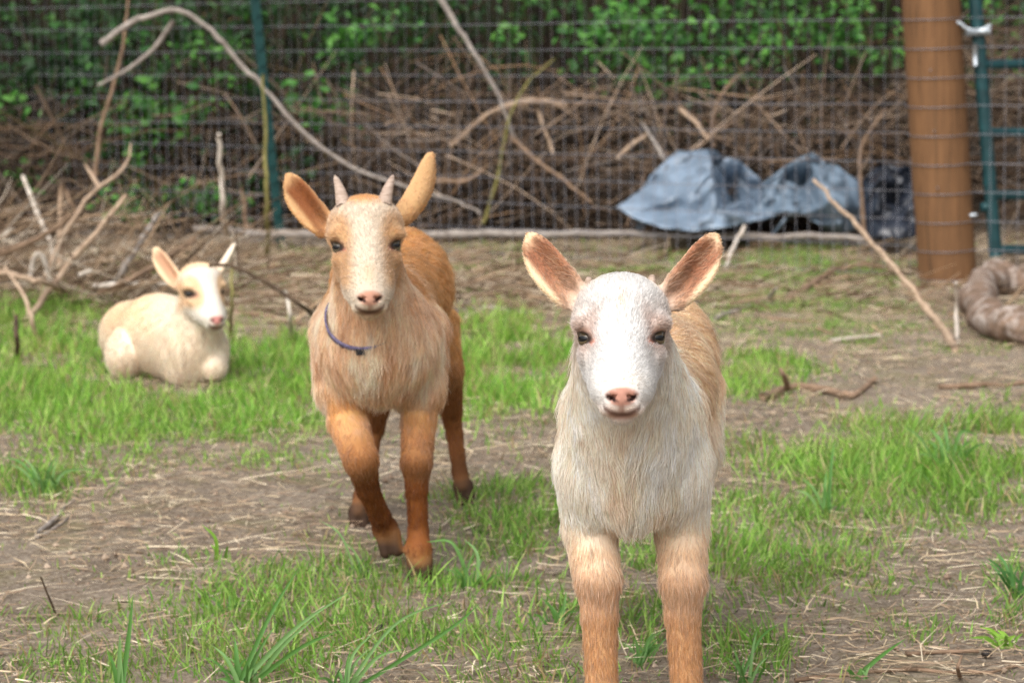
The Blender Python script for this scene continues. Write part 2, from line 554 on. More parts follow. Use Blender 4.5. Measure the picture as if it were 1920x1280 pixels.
# ------------------------------------------------------------------ the tarpaulins heaped behind the wire
def tarp_mat(name, a, bcol):
    m, nt, b = new_mat(name)
    f = tex_noise(nt, 7, 5, .6)
    nt.links.new(ramp(nt, [(.3, a), (.7, bcol)], f), b.inputs['Base Color'])
    b.inputs['Roughness'].default_value = .26
    b.inputs['Specular IOR Level'].default_value = .5
    w = tex_noise(nt, 14, 3, .6)
    bump(nt, b, w, .15, .01)
    return m
TY = 8.35
def sheet(name, label, pts, tris, mat, seed):
    """a stiff sheet: broad planes meeting at folds; pts in an enlarged view of the heap (x, y, set back)"""
    V = np.array([A(1100 + x / 2.3415, 200 + y / 2.3415, TY + d * 2.1) for x, y, d in pts])
    # the far side falls back to the ground
    me = bpy.data.meshes.new(name)
    bm = bmesh.new()
    bv = [bm.verts.new(v) for v in V]
    for t in tris: bm.faces.new([bv[i] for i in t])
    bm.edges.ensure_lookup_table()
    top = sorted([e for e in bm.edges if e.is_boundary and (V[e.verts[0].index if False else bv.index(e.verts[0])][1] > TY + .05 and V[bv.index(e.verts[1])][1] > TY + .05)], key=lambda e: e.calc_length())
    back = {}
    for e in top:
        q = []
        for v in e.verts:
            if v not in back:
                back[v] = bm.verts.new((v.co.x, v.co.y + .22, max(.03, v.co.z - .20)))
            q.append(back[v])
        try: bm.faces.new([e.verts[0], e.verts[1], q[1], q[0]])
        except ValueError: pass
    bmesh.ops.triangulate(bm, faces=bm.faces[:])
    for _ in range(3):
        bmesh.ops.subdivide_edges(bm, edges=bm.edges[:], cuts=1, use_grid_fill=True)
        bmesh.ops.triangulate(bm, faces=bm.faces[:])
    for _ in range(0):
        bmesh.ops.smooth_vert(bm, verts=[v for v in bm.verts if not v.is_boundary], factor=.5, use_axis_x=True, use_axis_y=True, use_axis_z=True)
    co = np.array([v.co[:] for v in bm.verts])
    rd = lambda sc, k, an: np.abs(noise3(co * np.array(an), sc, seed + k))
    dd = .012 * fbm(co, 8, seed, 2) - .12 * np.clip(.28 - rd(7, 5, [1, 1, .55]), 0, 1) - .09 * np.clip(.26 - rd(12, 8, [.6, 1, 1]), 0, 1) + .014 * rd(22, 9, [1, 1, 1])
    for v, o in zip(bm.verts, dd):
        v.co.y -= o * 2.0
        v.co.z = max(v.co.z + o * .3, gz(v.co.x, v.co.y) + .006)
    bmesh.ops.recalc_face_normals(bm, faces=bm.faces[:])
    c = co.mean(0); c[2] = 0
    bmesh.ops.translate(bm, verts=bm.verts[:], vec=tuple(-c))
    for f in bm.faces: f.smooth = True
    bm.to_mesh(me); bm.free()
    o = link(name, me, mat, loc=tuple(c), label=label, cat='tarpaulin')
    md = o.modifiers.new('thickness', 'SOLIDIFY'); md.thickness = .003
    return o
sheet('tarpaulin', 'crumpled blue grey tarpaulin heap with the tall rounded hump',
      [(130, 440, 0), (200, 480, -.05), (330, 530, -.10), (480, 545, -.12), (600, 530, -.10), (760, 500, -.06), (905, 450, 0),
       (230, 370, .06), (300, 280, .10), (400, 190, .14), (540, 185, .10), (680, 250, .16), (770, 330, .14),
       (340, 400, .03), (440, 330, .0), (550, 300, -.03), (570, 450, -.10), (440, 450, -.04), (610, 300, .22), (640, 420, .20), (730, 400, .16)],
      [(0, 1, 7), (1, 13, 7), (1, 2, 13), (2, 17, 13), (2, 3, 17), (3, 16, 17), (3, 4, 16), (7, 13, 8), (13, 14, 8), (8, 14, 9), (14, 10, 9), (14, 15, 10), (13, 17, 14), (17, 15, 14), (17, 16, 15),
       (10, 15, 18), (10, 18, 11), (15, 16, 19), (15, 19, 18), (18, 19, 20), (18, 20, 11), (11, 20, 12), (16, 4, 5), (16, 5, 20), (16, 20, 19), (5, 6, 12), (5, 12, 20)],
      tarp_mat('tarp_blue_grey', lin(92, 106, 122), lin(136, 154, 172)), 5)
sheet('tarpaulin', 'blue grey tarpaulin sheet with a sharp peak in the middle of the heap',
      [(775, 330, .12), (870, 262, .12), (985, 200, .10), (1050, 240, .10), (1130, 270, .08), (1200, 325, .06), (1205, 450, 0), (1195, 540, 0),
       (1010, 290, -.02), (1055, 360, -.05), (1130, 420, -.06), (890, 300, .18), (960, 330, .20), (830, 360, .03), (930, 390, .04), (780, 400, .0), (900, 452, -.07), (1050, 430, -.06),
       (1050, 540, -.03), (1110, 560, -.03), (950, 470, -.05), (830, 560, -.05), (800, 572, -.05), (880, 500, -.02), (700, 480, -.02)],
      [(1, 2, 11), (2, 8, 12), (2, 12, 11), (2, 3, 8), (3, 9, 8), (3, 4, 9), (4, 10, 9), (4, 5, 10), (5, 6, 10), (0, 1, 13), (1, 11, 13), (11, 14, 13), (11, 12, 14), (12, 8, 14), (8, 9, 17), (8, 17, 14), (9, 10, 17),
       (0, 13, 15), (13, 14, 16), (13, 16, 15), (14, 17, 20), (14, 20, 16), (17, 18, 20), (17, 10, 18), (10, 19, 18), (10, 6, 19), (6, 7, 19), (16, 20, 23), (16, 23, 21), (16, 21, 22), (15, 16, 24)],
      tarp_mat('tarp_slate', lin(82, 96, 110), lin(124, 142, 158)), 15)
sheet('tarpaulin', 'near black plastic sheet bunched up against the timber post',
      [(1190, 345, .05), (1255, 275, .03), (1340, 250, .02), (1440, 255, .0), (1500, 330, -.02), (1490, 560, -.12), (1380, 585, -.14), (1300, 588, -.14), (1230, 582, -.12), (1200, 450, -.03),
       (1290, 330, -.06), (1350, 400, .04), (1280, 460, -.10), (1395, 330, .03), (1400, 480, -.12)],
      [(0, 10, 1), (1, 10, 2), (10, 13, 2), (2, 13, 3), (3, 13, 4), (0, 9, 10), (9, 12, 10), (10, 12, 11), (10, 11, 13), (11, 14, 13), (13, 14, 4), (4, 14, 5), (14, 6, 5), (14, 7, 6), (12, 7, 14), (12, 14, 11), (12, 8, 7), (9, 8, 12)],
      tarp_mat('tarp_black', lin(26, 30, 38), lin(52, 58, 70)), 25)

# ------------------------------------------------------------------ wooded bank: dead stems, brambles, leaves
def ribbons(root, tipv, width, side, segs=3, curve=None, col=None, shade=None):
    """many bent blades at once; returns V, F, colours"""
    n = len(root)
    t = np.linspace(0, 1, segs + 1)
    C = root[:, None] + tipv[:, None] * t[None, :, None]
    if curve is not None: C = C + curve[:, None] * (t * t)[None, :, None]
    w = width[:, None] * (1 - t ** 1.6)[None]
    w[:, -1] = width * .08
    w[:, 0] = width * .7
    a = C - side[:, None] * w[..., None] * .5
    b = C + side[:, None] * w[..., None] * .5
    V = np.stack([a, b], 2).reshape(-1, 3)
    k = 2 * (segs + 1)
    Fs = []
    for s in range(segs):
        Fs.append(np.stack([np.arange(n) * k + 2 * s, np.arange(n) * k + 2 * s + 1, np.arange(n) * k + 2 * s + 3, np.arange(n) * k + 2 * s + 2], 1))
    cv = None
    if col is not None:
        cv = np.repeat(col[:, None], k, 1)
        if shade is not None: cv = cv * np.repeat(shade[:, None], 1, 1)
        cv = cv.reshape(-1, 3)
    return V, np.concatenate(Fs), cv

def stems(n, root, d, L, r0, bend, cols, sides=3, segs=4, rg=rng):
    """thin three sided stems with a random bow"""
    t = np.linspace(0, 1, segs + 1)
    d = unit(d)
    rv = unit(rg.normal(size=(n, 3)))
    u = unit(np.cross(d, rv)); v = np.cross(d, u)
    bw = (u * rg.normal(0, 1, (n, 1)) + v * rg.normal(0, 1, (n, 1))) * bend[:, None]
    C = root[:, None] + d[:, None] * (L[:, None] * t)[..., None] + bw[:, None] * (np.sin(t * math.pi * .8) * 1.0)[None, :, None] * L[:, None, None]
    a = np.arange(sides) * 2 * math.pi / sides
    rr = r0[:, None] * (1 - .6 * t)[None]
    V = C[:, :, None] + rr[:, :, None, None] * (np.cos(a)[None, None, :, None] * u[:, None, None] + np.sin(a)[None, None, :, None] * v[:, None, None])
    k = (segs + 1) * sides
    Fs = []
    base = np.arange(n) * k
    for s in range(segs):
        for j in range(sides):
            j2 = (j + 1) % sides
            Fs.append(np.stack([base + s * sides + j, base + s * sides + j2, base + (s + 1) * sides + j2, base + (s + 1) * sides + j], 1))
    cv = np.repeat(cols, k, 0)
    return V.reshape(-1, 3), np.concatenate(Fs), cv

rb = np.random.default_rng(101)
def bank_pts(n, px0, px1, py0, py1, d0, d1, r=rb):
    px = r.uniform(px0, px1, n); py = r.uniform(py0, py1, n); yy = r.uniform(d0, d1, n)
    return np.array([A(a, b_, c_) for a, b_, c_ in zip(px, py, yy)])

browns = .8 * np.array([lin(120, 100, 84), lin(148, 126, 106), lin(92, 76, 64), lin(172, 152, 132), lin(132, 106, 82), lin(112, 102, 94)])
def brush(name, label, cat, parts):
    VV, FF, CC, n0 = [], [], [], 0
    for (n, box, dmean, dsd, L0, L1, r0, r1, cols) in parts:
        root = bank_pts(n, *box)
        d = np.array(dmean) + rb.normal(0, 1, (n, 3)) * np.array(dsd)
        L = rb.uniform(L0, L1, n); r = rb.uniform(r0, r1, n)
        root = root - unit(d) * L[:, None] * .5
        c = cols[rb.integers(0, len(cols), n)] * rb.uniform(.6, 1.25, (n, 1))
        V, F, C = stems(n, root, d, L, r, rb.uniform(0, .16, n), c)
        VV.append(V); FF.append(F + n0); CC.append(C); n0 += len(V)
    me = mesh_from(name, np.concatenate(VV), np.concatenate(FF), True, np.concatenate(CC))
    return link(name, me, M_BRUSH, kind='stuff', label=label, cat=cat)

brush('dead_brush', 'tangled brown dead bramble stems heaped on the bank', 'brush', [  # deeper rows take darker browns: thicket shade put into the stem colour
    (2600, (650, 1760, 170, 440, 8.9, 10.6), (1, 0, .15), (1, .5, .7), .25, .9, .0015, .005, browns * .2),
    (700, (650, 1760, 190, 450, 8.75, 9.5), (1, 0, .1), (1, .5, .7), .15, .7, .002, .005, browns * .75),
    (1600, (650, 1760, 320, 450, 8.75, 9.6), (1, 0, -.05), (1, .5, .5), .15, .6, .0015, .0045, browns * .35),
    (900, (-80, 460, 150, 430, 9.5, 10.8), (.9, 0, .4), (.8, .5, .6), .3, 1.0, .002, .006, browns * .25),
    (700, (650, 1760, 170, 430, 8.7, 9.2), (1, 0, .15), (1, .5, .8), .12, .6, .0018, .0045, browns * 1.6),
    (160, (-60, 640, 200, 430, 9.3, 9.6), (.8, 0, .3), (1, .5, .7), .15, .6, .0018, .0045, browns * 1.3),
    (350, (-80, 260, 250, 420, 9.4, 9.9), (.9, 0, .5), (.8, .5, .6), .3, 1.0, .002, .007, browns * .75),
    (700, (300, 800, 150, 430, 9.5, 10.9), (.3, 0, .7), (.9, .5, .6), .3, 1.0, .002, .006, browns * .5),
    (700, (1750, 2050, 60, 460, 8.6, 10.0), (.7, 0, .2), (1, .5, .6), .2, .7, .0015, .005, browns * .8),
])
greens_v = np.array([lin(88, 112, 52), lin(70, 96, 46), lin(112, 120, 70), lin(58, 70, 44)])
brush('undergrowth_stems', 'thin upright green and brown stems growing up the shaded bank', 'undergrowth', [  # stem colours dimmed, the shade of the bank painted in
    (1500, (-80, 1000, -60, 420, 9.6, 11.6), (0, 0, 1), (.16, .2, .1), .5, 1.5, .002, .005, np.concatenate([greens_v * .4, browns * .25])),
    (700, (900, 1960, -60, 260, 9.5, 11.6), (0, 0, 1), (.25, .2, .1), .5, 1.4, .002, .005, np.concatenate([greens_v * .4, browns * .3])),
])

def leaf_mesh(centers, size, r, cols, up=.5):
    """folded pointed leaves, two faces each side of the midrib"""
    n = len(centers)
    ax = unit(r.normal(size=(n, 3)) * np.array([1, .7, .6]) + np.array([0, -.25, -.25]))
    nn = unit(r.normal(size=(n, 3)) * .7 + np.array([0, -.6, up + .3]))
    sd = unit(np.cross(ax, nn)); nn = np.cross(sd, ax)
    s = size * r.uniform(.6, 1.3, n)
    prof = [(0, 0, 0), (.35, .29, .10), (.35, -.29, .10), (.7, .19, .05), (.7, -.19, .05), (1, 0, -.08), (.35, 0, 0), (.7, 0, -.02)]
    V = np.stack([centers + (ax * a + sd * b_ + nn * c_) * s[:, None] for a, b_, c_ in prof], 1).reshape(-1, 3)
    b0 = np.arange(n)[:, None] * 8
    T = np.concatenate([b0 + np.array(t) for t in [(0, 6, 1), (0, 2, 6), (3, 7, 5), (7, 4, 5)]])
    Q = np.concatenate([b0 + np.array(q) for q in [(1, 6, 7, 3), (6, 2, 4, 7)]])
    return V, [T, Q], np.repeat(cols, 8, 0)

def bush(label, spec, size, cols, seed, group, stem_n=6, name='bramble_bush'):
    """leafy shrub: blobs (px, py, y, rx, rz, n) of leaf sprays on arching stems"""
    r = np.random.default_rng(seed)
    cs, cl = [], []
    base = None
    for (px, py, y, rx, rz, n) in spec:
        c = A(px, py, y)
        if base is None:
            base = np.array([c[0], y + .1, gz(c[0], y + .1)])
        ns = max(3, n // 9)
        sp_ = c + r.normal(0, .55, (ns, 3)) * np.array([rx, rx * .6, rz])
        per = max(1, n // ns)
        p = (sp_[:, None] + r.normal(0, 1, (ns, per, 3)) * np.array([.05, .05, .035]) * (size / .045)).reshape(-1, 3)
        cs.append(p)
        tone = np.repeat(r.uniform(.18, 1.15, ns), per)[:, None]  # darkest sprays stand in for shaded gaps, painted into the leaves
        cl.append(cols[r.integers(0, len(cols), len(p))] * tone * r.uniform(.8, 1.15, (len(p), 1)))
    cs, cl = np.concatenate(cs), np.concatenate(cl)
    root = thing(name, base, label, 'bush', group)
    V, F, C = leaf_mesh(cs - base, size, r, cl)
    fo = link('foliage', mesh_from('foliage', V, F, False, C), M_LEAF, root, kind='stuff')
    for i in range(stem_n):
        t = cs[r.integers(0, len(cs))] - base
        a = np.array([r.uniform(-.06, .06), r.uniform(-.03, .05), -.03])
        mid = (a + t) / 2 + np.array([r.uniform(-.1, .1), 0, r.uniform(.05, .2)])
        col_ = lin(96, 84, 56)
        link('stem', Geo().tube(spline([a, mid, t], 9), np.linspace(.006, .0025, 9), 5).mesh('stem'), M_STEM, root)
    return root

M_STEM = noise_mat('bramble_stem', [(.3, lin(70, 62, 40)), (.7, lin(122, 104, 70))], 40, .8, .3, .002)
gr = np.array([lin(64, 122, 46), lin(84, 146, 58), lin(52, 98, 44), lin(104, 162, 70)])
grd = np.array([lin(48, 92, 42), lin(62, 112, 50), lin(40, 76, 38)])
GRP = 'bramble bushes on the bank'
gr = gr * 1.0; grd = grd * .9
bush('large bright green bramble bush at the top right of the bank', [(1180, 50, 9.3, .30, .13, 330), (1330, 80, 9.25, .30, .15, 340), (1220, 140, 9.2, .18, .09, 150), (1450, 50, 9.4, .25, .14, 170), (1350, 150, 9.2, .16, .06, 90), (1040, 40, 9.6, .25, .12, 140)], 0.041, gr, 1, GRP, 10)
bush('green bramble leaves hanging right beside the timber post top', [(1560, 50, 9.2, .22, .16, 260), (1640, 70, 9.3, .16, .12, 160), (1850, 20, 9.2, .18, .10, 120), (1870, 140, 9.3, .10, .06, 40)], 0.039, gr, 2, GRP)
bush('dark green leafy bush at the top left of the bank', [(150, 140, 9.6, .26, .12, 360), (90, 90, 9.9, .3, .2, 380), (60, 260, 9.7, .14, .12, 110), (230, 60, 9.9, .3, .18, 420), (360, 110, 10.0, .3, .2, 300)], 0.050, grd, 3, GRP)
bush('green bramble sprig between curved branch and left stick pile', [(270, 230, 9.45, .13, .11, 170), (255, 200, 9.45, .08, .06, 70), (225, 260, 9.4, .07, .07, 60)], 0.052, gr, 4, GRP)
bush('small bright green bramble low behind the resting goat', [(290, 370, 9.3, .24, .06, 200), (370, 370, 9.3, .12, .05, 80), (240, 405, 9.2, .06, .03, 30)], 0.037, gr, 5, GRP, 4)
bush('green bramble sprig just right of the dark green post', [(610, 190, 9.2, .09, .07, 80), (585, 195, 9.15, .05, .03, 30), (640, 90, 9.5, .12, .1, 70), (660, 60, 9.5, .1, .08, 60)], 0.052, gr, 6, GRP, 4)
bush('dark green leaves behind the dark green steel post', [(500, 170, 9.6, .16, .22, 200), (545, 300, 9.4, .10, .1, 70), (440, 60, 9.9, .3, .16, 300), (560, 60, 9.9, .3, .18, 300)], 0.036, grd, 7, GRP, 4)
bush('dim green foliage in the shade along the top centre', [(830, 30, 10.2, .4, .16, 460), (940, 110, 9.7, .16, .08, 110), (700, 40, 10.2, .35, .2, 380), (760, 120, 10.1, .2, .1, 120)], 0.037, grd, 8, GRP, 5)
bush('tall leafy growth added above view on the bank crest to block sky at right', [(1700, -80, 10.2, .8, .2, 500), (1300, -120, 10.4, .8, .2, 500)], 0.043, grd, 9, GRP, 5)  # added mostly out of view to keep sky light off the bank
bush('tall leafy growth added above view on the bank crest to block sky at left', [(300, -140, 10.4, .9, .2, 500), (800, -140, 10.4, .7, .2, 400)], 0.043, grd, 10, GRP, 5)  # left half of the added screen against sky light

vs = np.random.default_rng(77)
gv = gr * 1.0
for lb, (x0, x1, y0, y1), nb, sd in (('loose vine leaves scattered through the shade at the far left', (-20, 420, 10, 400), 20, 31),
                                  ('loose vine leaves scattered behind the wire in the centre left', (420, 900, 0, 380), 20, 32),
                                  ('loose vine leaves scattered over the brush right of centre', (900, 1680, 120, 330), 12, 33)):
    bush(lb, [(vs.uniform(x0, x1), vs.uniform(y0, y1), vs.uniform(9.35, 9.9), .07, .05, int(vs.integers(14, 34))) for _ in range(nb)], .040, gv, sd, GRP, 6)
# ------------------------------------------------------------------ grass, straw and crumbs on the yard
rgn = np.random.default_rng(55)
def yard_samples(n):
    """uniform over the visible yard"""
    y = np.sqrt(rgn.uniform(2.35 ** 2, 8.9 ** 2, n))
    x = (rgn.uniform(-1, 1, n)) * (y * 0.25 + .30)
    return x, y

NB = 780000
gx_, gy_ = yard_samples(NB)
den, gl, gf = grass_field(gx_, gy_)
distf = np.clip(3.2 / gy_, .35, 1.0)            # fewer, slightly wider blades far off
keep = rgn.random(NB) < den ** 1.25 * .70 * (.35 + .65 * distf)
gx_, gy_, gl, gf, den = gx_[keep], gy_[keep], gl[keep], gf[keep], den[keep]
n = len(gx_)
z = ground_z(gx_, gy_)
root = np.stack([gx_, gy_, z - .004], 1)
az = rgn.uniform(0, 2 * math.pi, n)
tuft = np.stack([fbm(root, 14, 61, 2), fbm(root, 14, 62, 2), np.zeros(n)], 1)
lean = np.stack([np.cos(az), np.sin(az), np.zeros(n)], 1) * rgn.uniform(.1, .75, n)[:, None] + tuft * .5
L = gl * .68 * np.clip(rgn.normal(.8, .38, n), .2, 2.0) * (.55 + .6 * den)
tipv = unit(np.array([0, 0, 1.0]) + lean * .55) * L[:, None]
curve = lean * (L * .55)[:, None] + np.array([0, 0, -1.0]) * (L * rgn.uniform(0, .35, n))[:, None]
wd = rgn.uniform(.0018, .0042, n) * (1 + .12 * np.clip(gy_ - 3, 0, 4))
sa = rgn.uniform(0, 2 * math.pi, n)
side = np.stack([np.cos(sa), np.sin(sa), np.zeros(n)], 1)
fresh = np.array([lin(158, 206, 82), lin(136, 190, 66), lin(184, 218, 112), lin(108, 164, 60)])
dull = np.array([lin(110, 154, 70), lin(88, 136, 58), lin(132, 168, 86), lin(152, 170, 98)])
dry = np.array([lin(186, 164, 118), lin(162, 140, 100), lin(200, 182, 140)])
c = fresh[rgn.integers(0, 4, n)] * gf[:, None] + dull[rgn.integers(0, 4, n)] * (1 - gf[:, None])
yel = sstep(.1, .6, fbm(root, 5, 131, 3))[:, None] * .35
c = c * (1 - yel) + lin(176, 184, 98) * yel
isdry = rgn.random(n) < (.10 + .16 * (1 - den))
c = np.where(isdry[:, None], dry[rgn.integers(0, 3, n)], c) * rgn.uniform(.55, 1.12, (n, 1))
V, F, C = ribbons(root, tipv, wd, side, 3, curve, c)
link('grass', mesh_from('grass', V, F, True, C), M_GRASS, kind='stuff', label='patchy green grass growing over the soil', cat='grass')

# straw, dead stalk bits
n = 210000
sx_, sy_ = yard_samples(n)
den, _, _ = grass_field(sx_, sy_)
p2 = np.stack([sx_, sy_, np.zeros(n)], 1)
pxs, pys = to_px(p2)
extra = sstep(620, 560, pys) * sstep(700, 400, pxs) + .7 * sstep(650, 560, pys) + .6 * sstep(1150, 1200, pys)
keep = rgn.random(n) < np.clip(.55 * (1 - .6 * den) * (1 + .7 * fbm(p2, 4, 88, 2)) + .3 * extra, 0, 1)
sx_, sy_ = sx_[keep], sy_[keep]; n = len(sx_)
z = ground_z(sx_, sy_) + rgn.uniform(.001, .014, n)
az = rgn.normal(0, .9, n) + np.where(rgn.random(n) < .3, rgn.uniform(0, 6.28, n), 0)
L = rgn.exponential(.026, n) + .008
L = np.minimum(L, .16)
d = np.stack([np.cos(az), np.sin(az), rgn.normal(0, .10, n)], 1) * L[:, None]
side = unit(np.cross(d, np.array([0, 0, 1.0]) + rgn.normal(0, .35, (n, 3))))
cur = np.cross(unit(d), [0, 0, 1.0]) * (rgn.normal(0, .22, n) * L)[:, None]
sc = np.array([lin(214, 194, 160), lin(188, 164, 134), lin(160, 136, 112), lin(228, 212, 184), lin(134, 112, 92), lin(178, 154, 128)])
c = sc[rgn.integers(0, 6, n)] * rgn.uniform(.7, 1.15, (n, 1))
root = np.stack([sx_, sy_, z], 1)
V, F, C = ribbons(root, d, rgn.uniform(.0010, .0034, n), side, 2, cur, c)
link('straw_litter', mesh_from('straw_litter', V, F, False, C), M_STRAW, kind='stuff', label='dry straw and stalk litter scattered over the soil', cat='straw')

# fine chaff: short bits of chopped stalk, bark and leaf, light and dark
n = 140000
hx_, hy_ = yard_samples(n)
kp = rgn.random(n) < np.clip(1.15 - .10 * hy_, .35, 1)
hx_, hy_ = hx_[kp], hy_[kp]; n = len(hx_)
az = rgn.uniform(0, 6.28, n); L = rgn.uniform(.003, .013, n)
d = np.stack([np.cos(az), np.sin(az), rgn.normal(0, .25, n)], 1) * L[:, None]
side = unit(np.cross(d, np.array([0, 0, 1.0]) + rgn.normal(0, .5, (n, 3))))
hc_ = np.array([lin(210, 194, 168), lin(120, 102, 84), lin(70, 58, 48), lin(176, 156, 132), lin(92, 78, 64), lin(150, 134, 112)])[rgn.integers(0, 6, n)] * rgn.uniform(.6, 1.15, (n, 1))
V, F, C = ribbons(np.stack([hx_, hy_, ground_z(hx_, hy_) + rgn.uniform(.001, .010, n)], 1), d, rgn.uniform(.0012, .0035, n), side, 1, None, hc_)
link('chaff', mesh_from('chaff', V, F, False, C), M_STRAW, kind='stuff', label='fine light and dark chaff covering the soil', cat='chaff')

# crumbs of soil
n = 9000
cx_, cy_ = yard_samples(n)
den, _, _ = grass_field(cx_, cy_)
kp = rgn.random(n) < (1 - .7 * den)
cx_, cy_ = cx_[kp], cy_[kp]; n = len(cx_)
oct_ = np.array([[1, 0, 0], [-1, 0, 0], [0, 1, 0], [0, -1, 0], [0, 0, 1], [0, 0, -1]], float)
ot = np.array([(0, 2, 4), (2, 1, 4), (1, 3, 4), (3, 0, 4), (2, 0, 5), (1, 2, 5), (3, 1, 5), (0, 3, 5)])
s = rgn.exponential(.0022, n) + .0012
s = np.minimum(s, .0055)
cen = np.stack([cx_, cy_, ground_z(cx_, cy_) + s * .3], 1)
V = cen[:, None] + oct_[None] * s[:, None, None] * rgn.uniform(.6, 1.3, (n, 6, 1))
F = (np.arange(n)[:, None, None] * 6 + ot[None]).reshape(-1, 3)
c = np.array([lin(160, 140, 122), lin(134, 114, 98), lin(184, 164, 144)])[rgn.integers(0, 3, n)] * rgn.uniform(.7, 1.2, (n, 1))
link('soil_crumbs', mesh_from('soil_crumbs', V.reshape(-1, 3), F, False, np.repeat(c, 6, 0)), M_BRUSH, kind='stuff', label='small crumbs and clods of brown earth on the yard', cat='soil')

# coarse dead stalks strewn along the edge of the yard
n = 4200
spx = rgn.uniform(-60, 1960, n); spy = 455 + rgn.beta(1.6, 2.2, n) * 190
w = np.where(spx < 620, 1.0, np.where(spx < 1050, .9, .4))
kp = rgn.random(n) < w * np.where(spy > 580, .35, 1)
spx, spy = spx[kp], spy[kp]; n = len(spx)
root = np.array([G(a, b_) for a, b_ in zip(spx, spy)])
root[:, 2] = ground_z(root[:, 0], root[:, 1]) + rgn.uniform(.004, .03, n)
d = np.stack([np.cos(rgn.normal(0, .8, n)), rgn.normal(0, .9, n), rgn.normal(0, .16, n)], 1)
cols = np.array([lin(176, 150, 122), lin(146, 120, 96), lin(112, 90, 70), lin(204, 186, 162), lin(90, 72, 56)])[rgn.integers(0, 5, n)] * rgn.uniform(.7, 1.1, (n, 1))
V, F, C = stems(n, root, d, rgn.uniform(.03, .2, n), rgn.uniform(.0012, .0042, n), rgn.uniform(0, .12, n), cols, rg=rgn)
link('dead_stalks', mesh_from('dead_stalks', V, F, True, C), M_BRUSH, kind='stuff', label='broken dead stalks strewn along the far edge of the yard', cat='stalks')

# thin dry twigs tangled among the sticks at the left
n = 520
root = np.array([A(a, b_, c_) for a, b_, c_ in zip(rgn.uniform(-60, 460, n), rgn.uniform(400, 575, n), rgn.uniform(6.7, 8.2, n))])
root[:, 2] = np.maximum(root[:, 2], .01)
d = np.stack([rgn.normal(.6, .8, n), rgn.normal(0, .4, n), rgn.normal(.25, .35, n)], 1)
cols = np.array([lin(176, 150, 122), lin(150, 128, 106), lin(112, 92, 74), lin(206, 192, 172), lin(88, 72, 58)])[rgn.integers(0, 5, n)] * rgn.uniform(.6, 1.05, (n, 1))
keep = root[:, 2] < .30 - .12 * sstep(150, 450, to_px(root)[0])
root, d, cols = root[keep], d[keep], cols[keep]; n = len(root)
V, F, C = stems(n, root - unit(d) * .08, d, rgn.uniform(.10, .38, n), rgn.uniform(.0013, .0038, n), rgn.uniform(0, .12, n), cols, rg=rgn)
link('twig_tangle', mesh_from('twig_tangle', V, F, True, C), M_BRUSH, kind='stuff', label='tangle of thin dry twigs in the stick pile at the left', cat='twigs')
# ------------------------------------------------------------------ goats: a sculpted body grown as one skin
class Prim:
    def __init__(s, fn, lo, hi, k, tag, flow, hl, col):
        s.fn, s.lo, s.hi, s.k, s.tag, s.flow, s.hl, s.col = fn, np.asarray(lo, float), np.asarray(hi, float), k, tag, np.asarray(flow, float), hl, col

def cone_fn(a, b, ra, rb, n=None, st=1.0):
    a, b = np.asarray(a, float), np.asarray(b, float)
    def fn(p):
        q, aa, bb = p, a, b
        if n is not None:
            q = p + (st - 1) * ((p - a) @ n)[..., None] * n
            bb = b + (st - 1) * np.dot(b - a, n) * n
        ab = bb - aa
        t = np.clip(((q - aa) @ ab) / max(ab @ ab, 1e-9), 0, 1)
        return np.linalg.norm(q - aa - t[..., None] * ab, axis=-1) - (ra + (rb - ra) * t)
    return fn

def ell_fn(c, r, R=None):
    c, r = np.asarray(c, float), np.asarray(r, float)
    def fn(p):
        q = p - c
        if R is not None: q = q @ R
        k0 = np.linalg.norm(q / r, axis=-1)
        k1 = np.linalg.norm(q / (r * r), axis=-1) + 1e-9
        return k0 * (k0 - 1) / k1
    return fn

